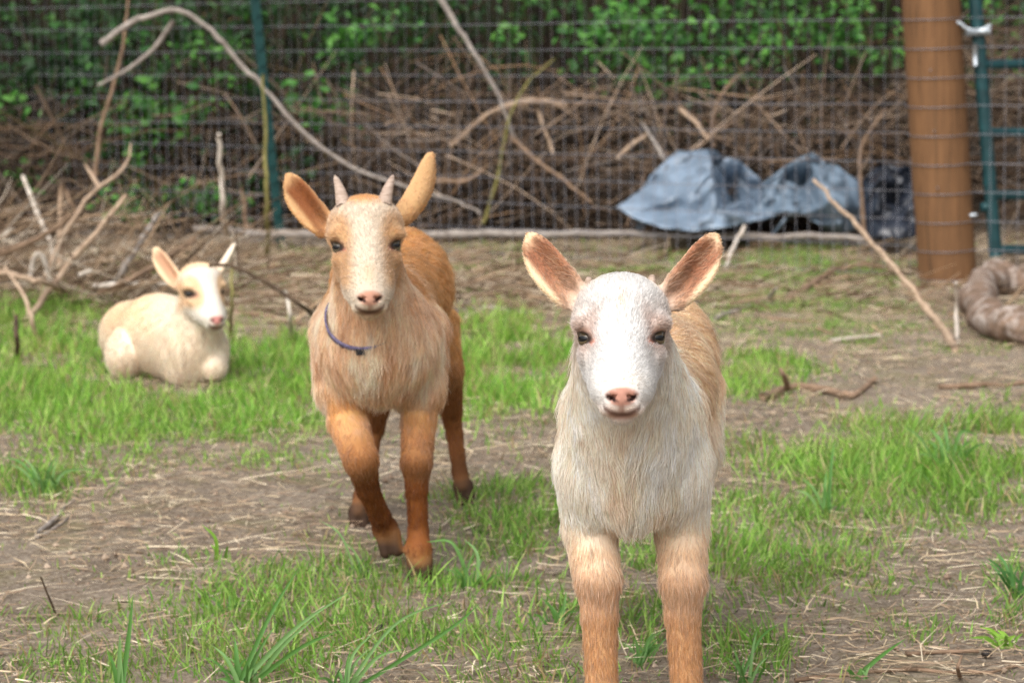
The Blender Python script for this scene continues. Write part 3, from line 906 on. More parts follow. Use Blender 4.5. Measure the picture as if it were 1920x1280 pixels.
class Body:
    def __init__(s):
        s.P = []
        s.cut = []
    def cone(s, a, b, ra, rb, k=0.02, tag='trunk', flow=(0, 0, -1), hl=0.02, col=None, n=None, st=1.0):
        a, b = np.asarray(a, float), np.asarray(b, float)
        r = max(ra, rb)
        s.P.append(Prim(cone_fn(a, b, ra, rb, n, st), np.minimum(a, b) - r, np.maximum(a, b) + r, k, tag, flow, hl, col))
    def ell(s, c, r, R=None, k=0.02, tag='trunk', flow=(0, 0, -1), hl=0.02, col=None):
        c = np.asarray(c, float)
        s.P.append(Prim(ell_fn(c, r, R), c - max(r), c + max(r), k, tag, flow, hl, col))
    def cloud(s, pts, th, k=0.006, tag='ear', flow=(0, 0, -1), hl=0.004, col=None):
        pts = np.asarray(pts, float); th = np.asarray(th, float)
        def fn(p):
            sh = p.shape[:-1]
            q = p.reshape(-1, 3)
            out = np.empty(len(q))
            for i in range(0, len(q), 20000):
                qq = q[i:i + 20000]
                d2 = (qq ** 2).sum(1)[:, None] + (pts ** 2).sum(1)[None] - 2 * qq @ pts.T
                out[i:i + 20000] = (np.sqrt(np.maximum(d2, 0)) - th[None]).min(1)
            return out.reshape(sh)
        s.P.append(Prim(fn, pts.min(0) - 0.006, pts.max(0) + 0.006, k, tag, flow, hl, col))
    def carve(s, fn, lo, hi, k):
        s.cut.append((fn, np.asarray(lo, float), np.asarray(hi, float), k))
    def build(s, h):
        lo = np.min([p.lo for p in s.P], 0) - 4 * h
        hi = np.max([p.hi for p in s.P], 0) + 4 * h
        n = np.ceil((hi - lo) / h).astype(int) + 1
        ax = [lo[i] + h * np.arange(n[i]) for i in range(3)]
        D = np.full(n, 0.05)
        def region(l, u, m):
            i0 = np.clip(np.floor((l - m - lo) / h).astype(int), 0, n - 1)
            i1 = np.clip(np.ceil((u + m - lo) / h).astype(int) + 1, 1, n)
            sl = tuple(slice(a, b) for a, b in zip(i0, i1))
            g = np.stack(np.meshgrid(*[ax[i][sl[i]] for i in range(3)], indexing='ij'), -1)
            return sl, g
        for p in s.P:
            sl, g = region(p.lo, p.hi, p.k + 3 * h)
            d = p.fn(g)
            o = D[sl]
            hh = np.maximum(p.k - np.abs(o - d), 0) / p.k
            D[sl] = np.minimum(o, d) - hh * hh * p.k * 0.25
        for fn, l, u, k in s.cut:
            sl, g = region(l, u, k + 2 * h)
            d = -fn(g)
            o = D[sl]
            hh = np.maximum(k - np.abs(o - d), 0) / k
            D[sl] = np.maximum(o, d) + hh * hh * k * 0.25
        V, Q = surface_nets(D)
        g = np.stack(np.gradient(D), -1)
        def samp(F, v):
            i = np.clip(np.floor(v).astype(int), 0, n - 2)
            f = v - i
            r = 0
            for dx in (0, 1):
                for dy in (0, 1):
                    for dz in (0, 1):
                        w = (f[:, 0] if dx else 1 - f[:, 0]) * (f[:, 1] if dy else 1 - f[:, 1]) * (f[:, 2] if dz else 1 - f[:, 2])
                        val = F[i[:, 0] + dx, i[:, 1] + dy, i[:, 2] + dz]
                        r = r + (w[:, None] * val if val.ndim == 2 else w * val)
            return r
        for _ in range(2):
            d = samp(D, V); gr = samp(g, V)
            V = V - (d / np.maximum((gr ** 2).sum(1), 1e-7 * 1))[:, None] * gr * 0.8
        N = unit(samp(g, V))
        return lo + V * h, Q, N

def surface_nets(D):
    sg = D < 0
    c = np.zeros(np.array(D.shape) - 1, int)
    for dx in (0, 1):
        for dy in (0, 1):
            for dz in (0, 1):
                c += sg[dx:sg.shape[0] - 1 + dx, dy:sg.shape[1] - 1 + dy, dz:sg.shape[2] - 1 + dz]
    act = np.argwhere((c > 0) & (c < 8))
    vid = np.full(c.shape, -1, np.int64)
    vid[tuple(act.T)] = np.arange(len(act))
    acc = np.zeros((len(act), 3)); cnt = np.zeros(len(act))
    cor = [np.array(q) for q in [(0,0,0),(1,0,0),(0,1,0),(1,1,0),(0,0,1),(1,0,1),(0,1,1),(1,1,1)]]
    val = [D[tuple((act + q).T)] for q in cor]
    for i in range(8):
        for j in range(i + 1, 8):
            if np.abs(cor[i] - cor[j]).sum() != 1: continue
            m = (val[i] < 0) != (val[j] < 0)
            t = val[i][m] / (val[i][m] - val[j][m])
            acc[m] += cor[i] + t[:, None] * (cor[j] - cor[i])
            cnt[m] += 1
    V = act + acc / cnt[:, None]
    Q = []
    for a in range(3):
        b1, b2 = (a + 1) % 3, (a + 2) % 3
        s0 = [slice(None)] * 3; s1 = [slice(None)] * 3
        s0[a] = slice(0, -1); s1[a] = slice(1, None)
        e = np.argwhere(sg[tuple(s0)] != sg[tuple(s1)])
        e = e[(e[:, b1] > 0) & (e[:, b2] > 0) & (e[:, b1] < D.shape[b1] - 1) & (e[:, b2] < D.shape[b2] - 1)]
        inside = sg[tuple(e.T)]
        d1 = np.zeros(3, int); d1[b1] = 1
        d2 = np.zeros(3, int); d2[b2] = 1
        q = np.stack([vid[tuple((e - d1 - d2).T)], vid[tuple((e - d2).T)], vid[tuple(e.T)], vid[tuple((e - d1).T)]], 1)
        q[~inside] = q[~inside][:, ::-1]
        Q.append(q)
    return V, np.concatenate(Q)

def head_frame(c, yaw=0.0, pitch=0.0, roll=0.0, scale=1.0):
    """axes of a face that looks at the camera, then turned by yaw / pitch / roll (degrees)"""
    fw = unit(np.array([0, 0, CAM_H]) - c)
    rt = unit(np.cross(np.array([0, 0, 1.0]), -fw)) * -1
    rt = unit(np.cross(-fw, np.array([0, 0, 1.0])))
    up = np.cross(rt, -fw)
    B = np.stack([rt, fw, up], 1)
    y, p, r = map(math.radians, (yaw, pitch, roll))
    Ry = np.array([[math.cos(y), math.sin(y), 0], [-math.sin(y), math.cos(y), 0], [0, 0, 1]])
    Rp = np.array([[1, 0, 0], [0, math.cos(p), -math.sin(p)], [0, math.sin(p), math.cos(p)]])
    Rr = np.array([[math.cos(r), 0, -math.sin(r)], [0, 1, 0], [math.sin(r), 0, math.cos(r)]])
    B = B @ Ry @ Rp @ Rr
    return c, B, scale

class Head:
    def __init__(s, c, B, sc):
        s.c, s.B, s.sc = c, B, sc
    def w(s, x, f, z):
        return s.c + s.B @ (np.array([x, f, z]) * s.sc)
    def v(s, x, f, z):
        return unit(s.B @ np.array([x, f, z], float))
    def loc(s, p):
        return (p - s.c) @ s.B / s.sc

def add_head(b, H, long=0.0):
    """skull, face, muzzle and jaw in head coordinates: x to image right, f towards the viewer, z up the face"""
    S = H.sc
    up = H.v(0, -0.55, 1)
    def e(c, r, k=0.012, tag='face', flow=(0, -.4, 1), hl=0.0115):
        b.ell(H.w(*c), np.array(r) * S, H.B, k * S, tag, H.v(*flow), hl)
    def c(a, bb, ra, rb, k=0.012, tag='face', flow=(0, -.4, 1), hl=0.0115, st=1.0):
        b.cone(H.w(*a), H.w(*bb), ra * S, rb * S, k * S, tag, H.v(*flow), hl, n=H.B[:, 0], st=st)
    e((0, -.040, .022), (.050, .055, .047), flow=(0, -1, .6), hl=.014)
    e((0, -.012, .030), (.046, .036, .036), flow=(0, -.5, 1), hl=.011)
    c((0, -.012, .012), (0, .052 + long * .3, -.050 - long), .042, .0245, .016)
    c((0, .004, .018), (0, .060 + long * .3, -.046 - long), .030, .0195, .010)
    e((0, .050 + long * .3, -.056 - long), (.0268, .027, .020), .012, hl=.004)
    for sx in (-1, 1):
        e((sx * .019, .022 + long * .2, -.046 - long * .6), (.0150, .036, .020), .014, flow=(sx * .5, -.6, .1), hl=.007)
    e((0, .066 + long * .3, -.058 - long), (.0205, .018, .0165), .008, hl=.002)
    c((0, -.038, -.030), (0, .040 + long * .3, -.070 - long), .036, .0150, .016, flow=(0, -1, -.3), hl=.009)
    for sx in (-1, 1):
        e((sx * .021, -.012, -.022), (.0205, .034, .026), .014, flow=(sx * .5, -.6, -.3), hl=.011)
        e((sx * .037, .004, .0165), (.0140, .017, .0088), .007, flow=(sx * .6, -.2, .8), hl=.006)   # brow
        e((sx * .034, .006, -.0165), (.010, .014, .008), .010, flow=(sx * .6, -.3, .3), hl=.005)    # lower lid
        # the lips each side of the cleft
        e((sx * .0100, .060 + long * .3, -.0715 - long), (.0125, .015, .0080), .006, hl=.002)
    e((0, .047 + long * .3, -.0805 - long), (.0110, .017, .0072), .006, flow=(0, -.5, -1), hl=.004)
    for sx in (-1, 1):
        cc = H.w(sx * .0435, .006, 0)
        b.carve(ell_fn(cc, np.array([.0105, .014, .0060]) * S, H.B), cc - .015, cc + .015, .003)
        cn = H.w(sx * .0105, .0820 + long * .3, -.0605 - long)
        Rn = H.B @ np.array(Matrix.Rotation(sx * 0.5, 3, 'Y'))
        b.carve(ell_fn(cn, np.array([.0070, .0085, .0023]) * S, Rn), cn - .01, cn + .01, .002)
    # mouth: a groove that turns up at the corners, and the philtrum
    ml = [H.w(x, .090 + long * .3 - 22 * x * x, -.0775 - long + 22 * x * x) for x in np.linspace(-.0185, .0185, 21)]
    for q0, q1 in zip(ml[:-1], ml[1:]):
        b.carve(cone_fn(q0, q1, .0022 * S, .0022 * S), np.minimum(q0, q1) - .004, np.maximum(q0, q1) + .004, .002)
    for x0 in np.linspace(0, 1, 10):
        q0 = H.w(0, .0865 + long * .3 - x0 * .006, -.066 - long - x0 * .010)
        b.carve(cone_fn(q0, q0 + H.v(0, -.5, -.3) * .0015, .0010 * S, .0010 * S), q0 - .003, q0 + .003, .0015)

def ear_points(base, tip, wdir, ndir, width, cup, bend=0.0, nb=0.0, n=46, curl=1.0, twist=0.0, basew=0.62):
    """cupped leaf: returns sample points, half thickness, and the (u, v) of each"""
    e = tip - base
    L = np.linalg.norm(e)
    e = e / L
    wdir = unit(wdir - e * np.dot(wdir, e))
    ndir = unit(np.cross(e, wdir)) * (1 if np.dot(np.cross(e, wdir), ndir) > 0 else -1)
    pts, th = [], []
    for u in np.linspace(0, 1, n):
        W = width * (basew + (1 - basew) * np.sin(math.pi * min(1, u * 1.02) ** 0.80) ** 0.85) if u < 0.5 else width * (np.clip(1 - ((u - 0.45) / 0.56) ** 2.2, 0, 1) ** 0.64) * 1.01
        tw = twist * u
        wd = wdir * math.cos(tw) + ndir * math.sin(tw)
        nd = ndir * math.cos(tw) - wdir * math.sin(tw)
        C = cup * (1.0 - 0.45 * u)
        mid = base + e * L * u + wdir * bend * (u * u - u) * 4 * -1 + ndir * nb * u * u
        for v in np.linspace(-1, 1, 25):
            pts.append(mid + wd * W * v * (1 - 0.15 * abs(v) * (1 - u)) + nd * C * W * (abs(v) ** 1.8) - nd * 0.25 * C * W)
            th.append(0.0042 - 0.0010 * abs(v) + 0.0015 * (1 - u))
    return np.array(pts), np.array(th), L

def fur(name, V, Q, N, info, density, parent, base, seed, seg=5, rad=0.00032):
    """strands rooted on the skin: info gives flow, length and colour per vertex"""
    r = np.random.default_rng(seed)
    flow, hl, col, den, lift, rmul = info
    T = np.concatenate([Q[:, [0, 1, 2]], Q[:, [0, 2, 3]]])
    a, b, c = V[T[:, 0]], V[T[:, 1]], V[T[:, 2]]
    area = 0.5 * np.linalg.norm(np.cross(b - a, c - a), axis=1)
    w = area * den[T].mean(1)
    k = int(w.sum() * density)
    ti = r.choice(len(T), k, p=w / w.sum())
    u = r.random((k, 2)); fl = u.sum(1) > 1; u[fl] = 1 - u[fl]
    bw = np.stack([1 - u.sum(1), u[:, 0], u[:, 1]], 1)
    def itp(x):
        return (x[T[ti]] * (bw[..., None] if x.ndim == 2 else bw)).sum(1)
    root, nn = itp(V), unit(itp(N))
    fv, L, cc, lf, rm = itp(flow), itp(hl), itp(col), itp(lift), itp(rmul)
    keep = L > 0.0006
    root, nn, fv, L, cc, lf, rm = root[keep], nn[keep], fv[keep], L[keep], cc[keep], lf[keep], rm[keep]
    k = len(root)
    ft = unit(fv - nn * (fv * nn).sum(1)[:, None] + 1e-6)
    # locks: neighbouring strands lean together
    kf = (np.where(rm < .8, .30, 1.0) * np.clip(L / .018, .35, 1))[:, None]
    sw = kf * np.stack([fbm(root, 55, seed + 1, 2), fbm(root, 55, seed + 2, 2), fbm(root, 55, seed + 3, 2)], 1) * 0.9
    sw2 = r.normal(0, 0.16, (k, 3))
    d = ft + sw + sw2
    d = unit(d - nn * (d * nn).sum(1)[:, None])
    L = L * np.clip(r.normal(0.95, 0.2, k), 0.4, 1.7)
    guard = r.random(k) < .14
    L = np.where(guard, L * 1.35, L); lf = np.where(guard, lf * 1.5, lf)
    t = np.linspace(0, 1, seg)
    grav = np.array([0, 0, -1.0])
    P = (root[:, None] - nn[:, None] * 0.0008
         + L[:, None, None] * (nn[:, None] * (lf[:, None] * (t - 0.45 * t * t)[None])[..., None]
                               + d[:, None] * (t * (1 - 0.15 * t))[None, :, None]
                               + grav * (0.22 * t * t)[None, :, None]))
    kd_n = max(1, k // 14)
    ci = r.choice(k, kd_n, replace=False)
    kd = kdtree.KDTree(kd_n)
    for i, q in enumerate(ci): kd.insert(root[q], i)
    kd.balance()
    near = np.array([kd.find(p)[1] for p in root])
    cen = ci[near]
    off = (P[cen] - P)
    far = np.linalg.norm(root[cen] - root, axis=1)
    cl = np.where(rm < .8, 0.15, 0.5) * np.exp(-(far / 0.012) ** 2) * r.uniform(0.3, 1, k)
    ok = (np.abs(L[cen] - L) < 0.6 * L)
    P = P + off * (cl * ok)[:, None, None] * (t ** 1.5)[None, :, None]
    P -= base
    jit = (1 + r.normal(0, 1, k) * np.where(rm < .8, .15, .15))[:, None]
    tone = 1 + ((0.16 * rm + .02) * np.clip(L / .018 - .3, .15, 1))[:, None] * fbm(root, 60, seed + 9, 2)[:, None]
    cc = cc * jit * tone
    cc = np.where(guard[:, None], cc * .85 + .15 * np.clip(cc.mean(1, keepdims=True) * 1.6, 0, .9), cc)
    cc = np.clip(cc, 0.005, 0.90)
    Cp = cc[:, None] * (0.90 + 0.16 * t)[None, :, None]
    Cp = np.clip(Cp, 0, 0.94)
    hc = bpy.data.hair_curves.new(name)
    hc.add_curves([seg] * k)
    hc.attributes['position'].data.foreach_set('vector', P.astype(np.float32).ravel())
    ra = hc.attributes.get('radius') or hc.attributes.new('radius', 'FLOAT', 'POINT')
    rr = rad * (1 - 0.75 * t ** 1.5)[None] * r.uniform(0.8, 1.25, k)[:, None] * (rm * np.where(guard, 1.25, 1))[:, None]
    ra.data.foreach_set('value', rr.astype(np.float32).ravel())
    ca = hc.attributes.new('Col', 'FLOAT_COLOR', 'POINT')
    c4 = np.ones((k, seg, 4), np.float32); c4[..., :3] = Cp
    ca.data.foreach_set('color', c4.ravel())
    return link(name, hc, M_FUR, parent)

def eye_mat(name, iris):
    m, nt, b = new_mat(name)
    tc = nt.nodes.new('ShaderNodeTexCoord')
    sp = nt.nodes.new('ShaderNodeSeparateXYZ')
    nt.links.new(tc.outputs['Object'], sp.inputs[0])
    # local y is the optical axis; pupil is a level slot
    def mth(op, a, bb=None):
        n = nt.nodes.new('ShaderNodeMath'); n.operation = op
        for i, q in enumerate((a, bb)):
            if q is None: continue
            if isinstance(q, (int, float)): n.inputs[i].default_value = q
            else: nt.links.new(q, n.inputs[i])
        return n.outputs[0]
    x2 = mth('POWER', mth('ABSOLUTE', mth('DIVIDE', sp.outputs[0], 0.0066)), 2.0)
    z2 = mth('POWER', mth('ABSOLUTE', mth('DIVIDE', sp.outputs[2], 0.0030)), 2.0)
    pd = mth('ADD', x2, z2)
    rr = mth('ADD', mth('POWER', mth('ABSOLUTE', sp.outputs[0]), 2.0), mth('POWER', mth('ABSOLUTE', sp.outputs[2]), 2.0))
    c = ramp(nt, [(0.0, np.array([.004, .004, .005])), (0.42, np.array([.004, .004, .005])), (0.55, np.array(iris)), (1.0, np.array(iris) * 0.8)], mth('MULTIPLY', pd, 0.5))
    lim = mth('GREATER_THAN', rr, 0.0082 ** 2)
    mx = nt.nodes.new('ShaderNodeMixRGB'); nt.links.new(lim, mx.inputs[0]); nt.links.new(c, mx.inputs[1]); mx.inputs[2].default_value = (.02, .014, .011, 1)
    nt.links.new(mx.outputs[0], b.inputs['Base Color'])
    b.inputs['Roughness'].default_value = 0.06
    b.inputs['Specular IOR Level'].default_value = 0.4
    b.inputs['Coat Weight'].default_value = 0.25
    b.inputs['Coat Roughness'].default_value = 0.02
    return m

def uv_sphere(r, nu=24, nv=14):
    V = [(0, 0, r)]
    for i in range(1, nv):
        a = math.pi * i / nv
        for j in range(nu):
            V.append((r * math.sin(a) * math.cos(2 * math.pi * j / nu), r * math.sin(a) * math.sin(2 * math.pi * j / nu), r * math.cos(a)))
    V.append((0, 0, -r))
    Q, T = [], []
    for j in range(nu):
        T.append((0, 1 + j, 1 + (j + 1) % nu))
        T.append((len(V) - 1, 1 + (nv - 2) * nu + (j + 1) % nu, 1 + (nv - 2) * nu + j))
        for i in range(nv - 2):
            a = 1 + i * nu
            Q.append((a + j, a + nu + j, a + nu + (j + 1) % nu, a + (j + 1) % nu))
    return np.array(V), np.array(Q), np.array(T)

def add_eyes(H, parent, base, mat):
    V, Q, T = uv_sphere(0.0112 * H.sc)
    me = mesh_from('eye', V, [Q, T])
    for sx in (-1, 1):
        o = link('eye', me, mat, parent)
        c = H.w(sx * .0345, -.0020, -.0002) - base
        ax = H.v(sx * .62, .80, 0)
        ux = unit(np.cross(ax, H.B[:, 2])); uz = np.cross(ux, ax)
        Mx = Matrix.Identity(4)
        for i in range(3):
            Mx[i][0], Mx[i][1], Mx[i][2], Mx[i][3] = ux[i], ax[i], uz[i], c[i]
        o.matrix_local = Mx

M_HORN = noise_mat('horn', [(0.3, lin(142, 120, 104)), (0.7, lin(192, 172, 156))], 90, 0.5, 0.4, 0.001, (1, 1, 5))

def horn(path, rad, parent, base, name='horn'):
    n = 22
    p = spline(path, n)
    t = np.linspace(0, 1, n)
    r = rad * (1 - t ** 1.5 * 0.72) * (1 + 0.045 * np.sin(t * 40) * (1 - t))
    r[-1] *= 0.45; r[-2] *= 0.8
    g = Geo().tube(p, r, 14)
    return link(name, g.mesh(name, origin=base), M_HORN, parent)

def finish_goat(root, B, H, base, colour, vox, density, seed, lenmul=1.0, rad=0.00025):
    V, Q, N = B.build(vox)
    D = np.full((len(V), len(B.P)), .2)
    for i, p in enumerate(B.P):
        nr = ((V > p.lo - .05) & (V < p.hi + .05)).all(1)
        if nr.any(): D[nr, i] = p.fn(V[nr])
    w = np.exp(-(D - D.min(1, keepdims=True)) / 0.010)
    w /= w.sum(1, keepdims=True)
    flow = w @ np.stack([p.flow for p in B.P])
    hq = H.loc(V)
    ff = np.stack([hq[:, 0] * 1.5, -.018 - .25 * np.abs(hq[:, 0]), hq[:, 2] + .068], 1)
    ff = unit(ff) @ H.B.T
    wf = (sum(w[:, i] for i, p in enumerate(B.P) if p.tag == 'face') * sstep(-.078, -.058, hq[:, 2]) * sstep(-.06, -.03, hq[:, 1]))[:, None]
    flow = flow * (1 - wf) + ff * wf
    hl = w @ np.array([p.hl for p in B.P])
    tags = {}
    for i, p in enumerate(B.P):
        tags[p.tag] = tags.get(p.tag, 0) + w[:, i]
    hp = H.loc(V)
    skin, coat, hmul, den, lift = colour(V, N, hp, tags, base)
    info = (flow, hl * hmul * lenmul, coat, den, lift, 1 - .28 * np.clip(tags['face'], 0, 1))
    body = link('body', mesh_from('body', V - base, Q, True, skin), M_SKIN, root)
    fu = fur('coat', V, Q, N, info, density, root, base, seed, rad=rad)
    return body, fu

def face_masks(hp, tags, long=0.0):
    """shared masks in head coordinates"""
    hx, hf, hz = np.abs(hp[:, 0]), hp[:, 1], hp[:, 2]
    head = np.clip(tags.get('face', 0), 0, 1)
    lz = -long
    nose = head * sstep(1.25, 0.85, np.sqrt((hx / np.where(hz - lz > -.0585, .0165, .0145)) ** 2 + ((hz - lz + .0585) / np.where(hz - lz > -.0585, .0088, .0100)) ** 2)) * (hf > .055)
    phil = head * sstep(1.3, .6, np.sqrt((hx / .003) ** 2 + ((hz - lz + .071) / .007) ** 2)) * (hf > .05)
    ml = (-.0775 + lz + 22 * hx * hx)
    mouth = head * np.exp(-((hz - ml) / .0030) ** 2) * (hx < .0195) * (hf > .030)
    lip = head * np.exp(-((hz - ml + .0018) / .0048) ** 2) * sstep(.019, .012, hx) * (hf > .035)
    eye = head * sstep(1.25, .8, np.sqrt(((hx - .0425) / .0125) ** 2 + (hz / .0074) ** 2)) * (hf > -.02)
    rim = head * np.exp(-((np.sqrt(((hx - .0420) / .0125) ** 2 + (hz / .0088) ** 2) - 1) / .35) ** 2) * (hf > -.02)
    tear = head * np.exp(-(((hx - .0315) / .006) ** 2 + ((hz + .0045) / .0035) ** 2))
    nostril = head * sstep(1.2, .7, np.sqrt(((hx - .0105) / .0062) ** 2 + ((hz - lz + .0605 - .5 * (hx - .0105)) / .0030) ** 2)) * (hf > .06)
    return dict(head=head, nose=nose, phil=phil, mouth=mouth, lip=lip, eye=eye, rim=rim, tear=tear, nostril=nostril, hx=hx, hf=hf, hz=hz)

def streaks(V, seed, sc=46):
    q = V * np.array([1, 1, .30])
    return fbm(q, sc, seed, 3)

def mixc(c, m, col):
    m = np.clip(m, 0, 1)[:, None]
    return c * (1 - m) + np.asarray(col) * m

def skin_face(skin, mk, pink, lipc, rimc):
    skin = mixc(skin, mk['lip'] * .8, lipc)
    skin = mixc(skin, mk['nose'], pink)
    skin = mixc(skin, mk['phil'] * .7, np.array(pink) * .7)
    skin = mixc(skin, mk['mouth'] * .9, np.array(lipc) * .25)
    skin = mixc(skin, mk['nostril'], np.array([.03, .012, .01]))
    skin = mixc(skin, mk['rim'] * .8, rimc)
    skin = mixc(skin, mk['tear'] * .9, lin(205, 140, 120))
    skin = mixc(skin, mk['eye'], np.array([.03, .02, .016]))
    return skin

def bare(mk):
    m = np.maximum.reduce([mk['nose'], mk['mouth'], mk['eye'], mk['phil'], mk['tear'], mk['nostril'], mk['lip'] * .6])
    return 1 - sstep(.15, .6, m)

EAR_HL = 0.0065

def add_ear(B, H, pts_args, flow_dir):
    pts, th, L = ear_points(**pts_args)
    B.cloud(pts, th, 0.007, 'ear', flow_dir, EAR_HL)
    return pts

def leg(B, pts, rad, tags, hls, k=0.006):
    """limb through joints; hair lies down the limb"""
    for i in range(len(pts) - 1):
        a, b = np.asarray(pts[i]), np.asarray(pts[i + 1])
        B.cone(a, b, rad[i], rad[i + 1], k, tags[i], unit(b - a), hls[i])

def hoof(B, p, d, s=1.0):
    """a cloven hoof: two toes side by side below the pastern"""
    d = unit(d); side = unit(np.cross(d, [0, 1, 0.0]))
    for sx in (-1, 1):
        a = p + side * sx * .0085 * s
        B.cone(a, a + d * .026 * s + np.array([0, -.010, 0]) * s, .0105 * s, .0085 * s, .003, 'hoof', d, 0.0)

# ---- the white faced kid in front
def goat_white_face():
    base = np.array([G(1205, 1405)[0], 2.70, 0.0])
    root = thing('goat', base, 'cream and tan kid goat with a white face walking straight at the camera', 'goat', 'kid goats in the pen')
    B = Body()
    H = Head(*head_frame(A(1165, 634, 2.50), yaw=0, pitch=0, roll=0, scale=1.0))
    dn = np.array([0, -.1, -1.0]); bk = np.array([.1, .75, -.55])
    lat = np.array([1.0, 0, 0])
    # trunk
    B.cone(A(1187, 795, 2.69), A(1212, 720, 2.90), .066, .078, .03, 'trunk', bk, .022, n=lat, st=1.12)
    B.cone(A(1212, 720, 2.90), A(1228, 680, 3.10), .078, .074, .03, 'trunk', bk, .024, n=lat, st=1.0)
    B.cone(A(1185, 890, 2.70), A(1215, 800, 3.0), .050, .060, .03, 'chest', (0, .3, -1), .022)
    B.ell(A(1185, 800, 2.655), (.060, .060, .090), None, .03, 'chest', dn, .024)
    B.ell(A(1185, 905, 2.66), (.046, .045, .052), None, .02, 'chest', dn, .024)
    for sx, px in ((-1, 1120), (1, 1254)):
        B.cone(A(px, 770, 2.71), A(px + sx * 2, 890, 2.68), .040, .038, .025, 'chest', dn, .021)
    B.cone(A(1112, 870, 2.69), A(1108, 985, 2.695), .038, .029, .025, 'upleg', dn, .014)
    B.cone(A(1264, 870, 2.69), A(1277, 985, 2.705), .038, .029, .025, 'upleg', dn, .014)
    # neck
    B.cone(A(1184, 770, 2.66), A(1168, 650, 2.57), .066, .050, .03, 'neck', (0, -.25, -1), .019)
    # rump, tail
    B.ell(A(1232, 660, 3.12), (.070, .075, .080), None, .03, 'trunk', bk, .024)
    B.cone(A(1236, 610, 3.19), A(1238, 610, 3.25), .016, .009, .02, 'trunk', (0, .6, .6), .03)
    # forelegs
    leg(B, [A(1108, 890, 2.68), A(1106, 985, 2.70), A(1121, 1085, 2.67), A(1124, 1150, 2.67), A(1128, 1290, 2.67), A(1128, 1350, 2.67), A(1130, 1388, 2.66)],
        [.034, .0290, .0252, .0192, .0172, .0200, .0170], ['upleg', 'upleg', 'leg', 'leg', 'leg', 'leg'], [.019, .014, .011, .011, .010, .010])
    leg(B, [A(1265, 890, 2.69), A(1278, 985, 2.71), A(1281, 1090, 2.68), A(1280, 1150, 2.685), A(1288, 1290, 2.69), A(1290, 1350, 2.69), A(1291, 1388, 2.68)],
        [.034, .0285, .0252, .0190, .0172, .0200, .0170], ['upleg', 'upleg', 'leg', 'leg', 'leg', 'leg'], [.019, .014, .011, .011, .010, .010])
    hoof(B, A(1130, 1386, 2.66), dn); hoof(B, A(1291, 1386, 2.68), dn)
    # hind legs
    for px, dy in ((1122, 0.03), (1288, 0.0)):
        hip = A(1232 + (px - 1225) * .7, 730, 3.10)
        x = A(px, 1200, 3.10)[0]
        pts = [hip, np.array([x, 3.04 + dy, .27]), np.array([x, 3.16 + dy, .155]), np.array([x, 3.13 + dy, .06]), np.array([x, 3.11 + dy, .03])]
        leg(B, pts, [.055, .040, .021, .016, .017], ['trunk', 'upleg', 'leg', 'leg'], [.022, .016, .009, .009])
        hoof(B, pts[-1], dn)
    add_head(B, H)
    ears = []
    ears.append(dict(base=A(1091, 566, 2.54), tip=A(993, 443, 2.565), wdir=A(1010, 555, 2.5) - A(1062, 505, 2.5), ndir=H.v(.0, 1, -.15), width=.0180, cup=.8, bend=.005))
    ears.append(dict(base=A(1245, 566, 2.54), tip=A(1341, 444, 2.565), wdir=A(1320, 560, 2.5) - A(1270, 507, 2.5), ndir=H.v(.0, 1, -.15), width=.0180, cup=.8, bend=.005))
    epts = []
    for e in ears:
        epts.append((add_ear(B, H, e, unit(e['tip'] - e['base'])), e))
    white = lin(220, 218, 215); cream = lin(250, 238, 222); tan = lin(240, 208, 170); rust = lin(208, 162, 116)
    inner = lin(176, 126, 92); dark = lin(170, 118, 70)
    def colour(V, N, hp, tags, base):
        g = lambda t: np.clip(tags.get(t, 0), 0, 1) if not np.isscalar(tags.get(t, 0)) else np.zeros(len(V))
        mk = face_masks(hp, tags)
        nz = fbm(V, 25, 5, 3)
        coat = np.tile(cream, (len(V), 1))
        # tan saddle over the back and flanks, cream below
        back = sstep(2.72, 2.86, V[:, 1] + .03 * nz) * sstep(.29, .36, V[:, 2] + .03 * nz)
        coat = mixc(coat, back, tan)
        side = sstep(.055, .085, np.abs(V[:, 0] - base[0] + .01)) * sstep(.33, .40, V[:, 2]) * sstep(.7, .3, g('face'))
        coat = mixc(coat, side * .6, tan)
        px, py = to_px(V)
        # brownish wash where the locks part on the chest
        coat = mixc(coat, .30 * sstep(.1, .6, fbm(V, 18, 77, 3)) * g('chest'), lin(214, 186, 158))
        st = streaks(V, 15); bodym = (g('chest') + g('neck') + g('upleg') + g('trunk')) * (1 - mk['head'])
        coat = mixc(coat, .45 * sstep(.05, .45, st) * bodym, lin(226, 196, 164))  # darker streaks: shading between pale locks painted into the coat
        coat = mixc(coat, .6 * sstep(.05, .45, -st) * bodym * (1 - back), lin(253, 248, 240))
        lg = g('leg'); ul = g('upleg')
        pale = sstep(1035, 985, py) * .2
        coat = mixc(coat, ul * .9 * sstep(.275, .20, V[:, 2] + .02 * st), lin(224, 184, 138))
        coat = mixc(coat, lg * sstep(.265, .185, V[:, 2] + .02 * st), rust)
        coat = mixc(coat, lg * .35 * np.exp(-((V[:, 2] - .182) / .016) ** 2) * sstep(2.70, 2.66, V[:, 1]), dark)
        hoofm = sstep(.3, .6, g('hoof'))
        # head
        hx, hf, hz = mk['hx'], mk['hf'], mk['hz']
        face = np.tile(white, (len(V), 1))
        face = mixc(face, .85 * np.exp(-(((hx - .041) / .013) ** 2 + ((hz - .004) / .026) ** 2)), lin(196, 166, 148))
        face = mixc(face, .55 * np.exp(-(((hx - .030 + .35 * (hz - .014)) / .0065) ** 2 + ((hz - .016) / .020) ** 2)), lin(184, 152, 136))
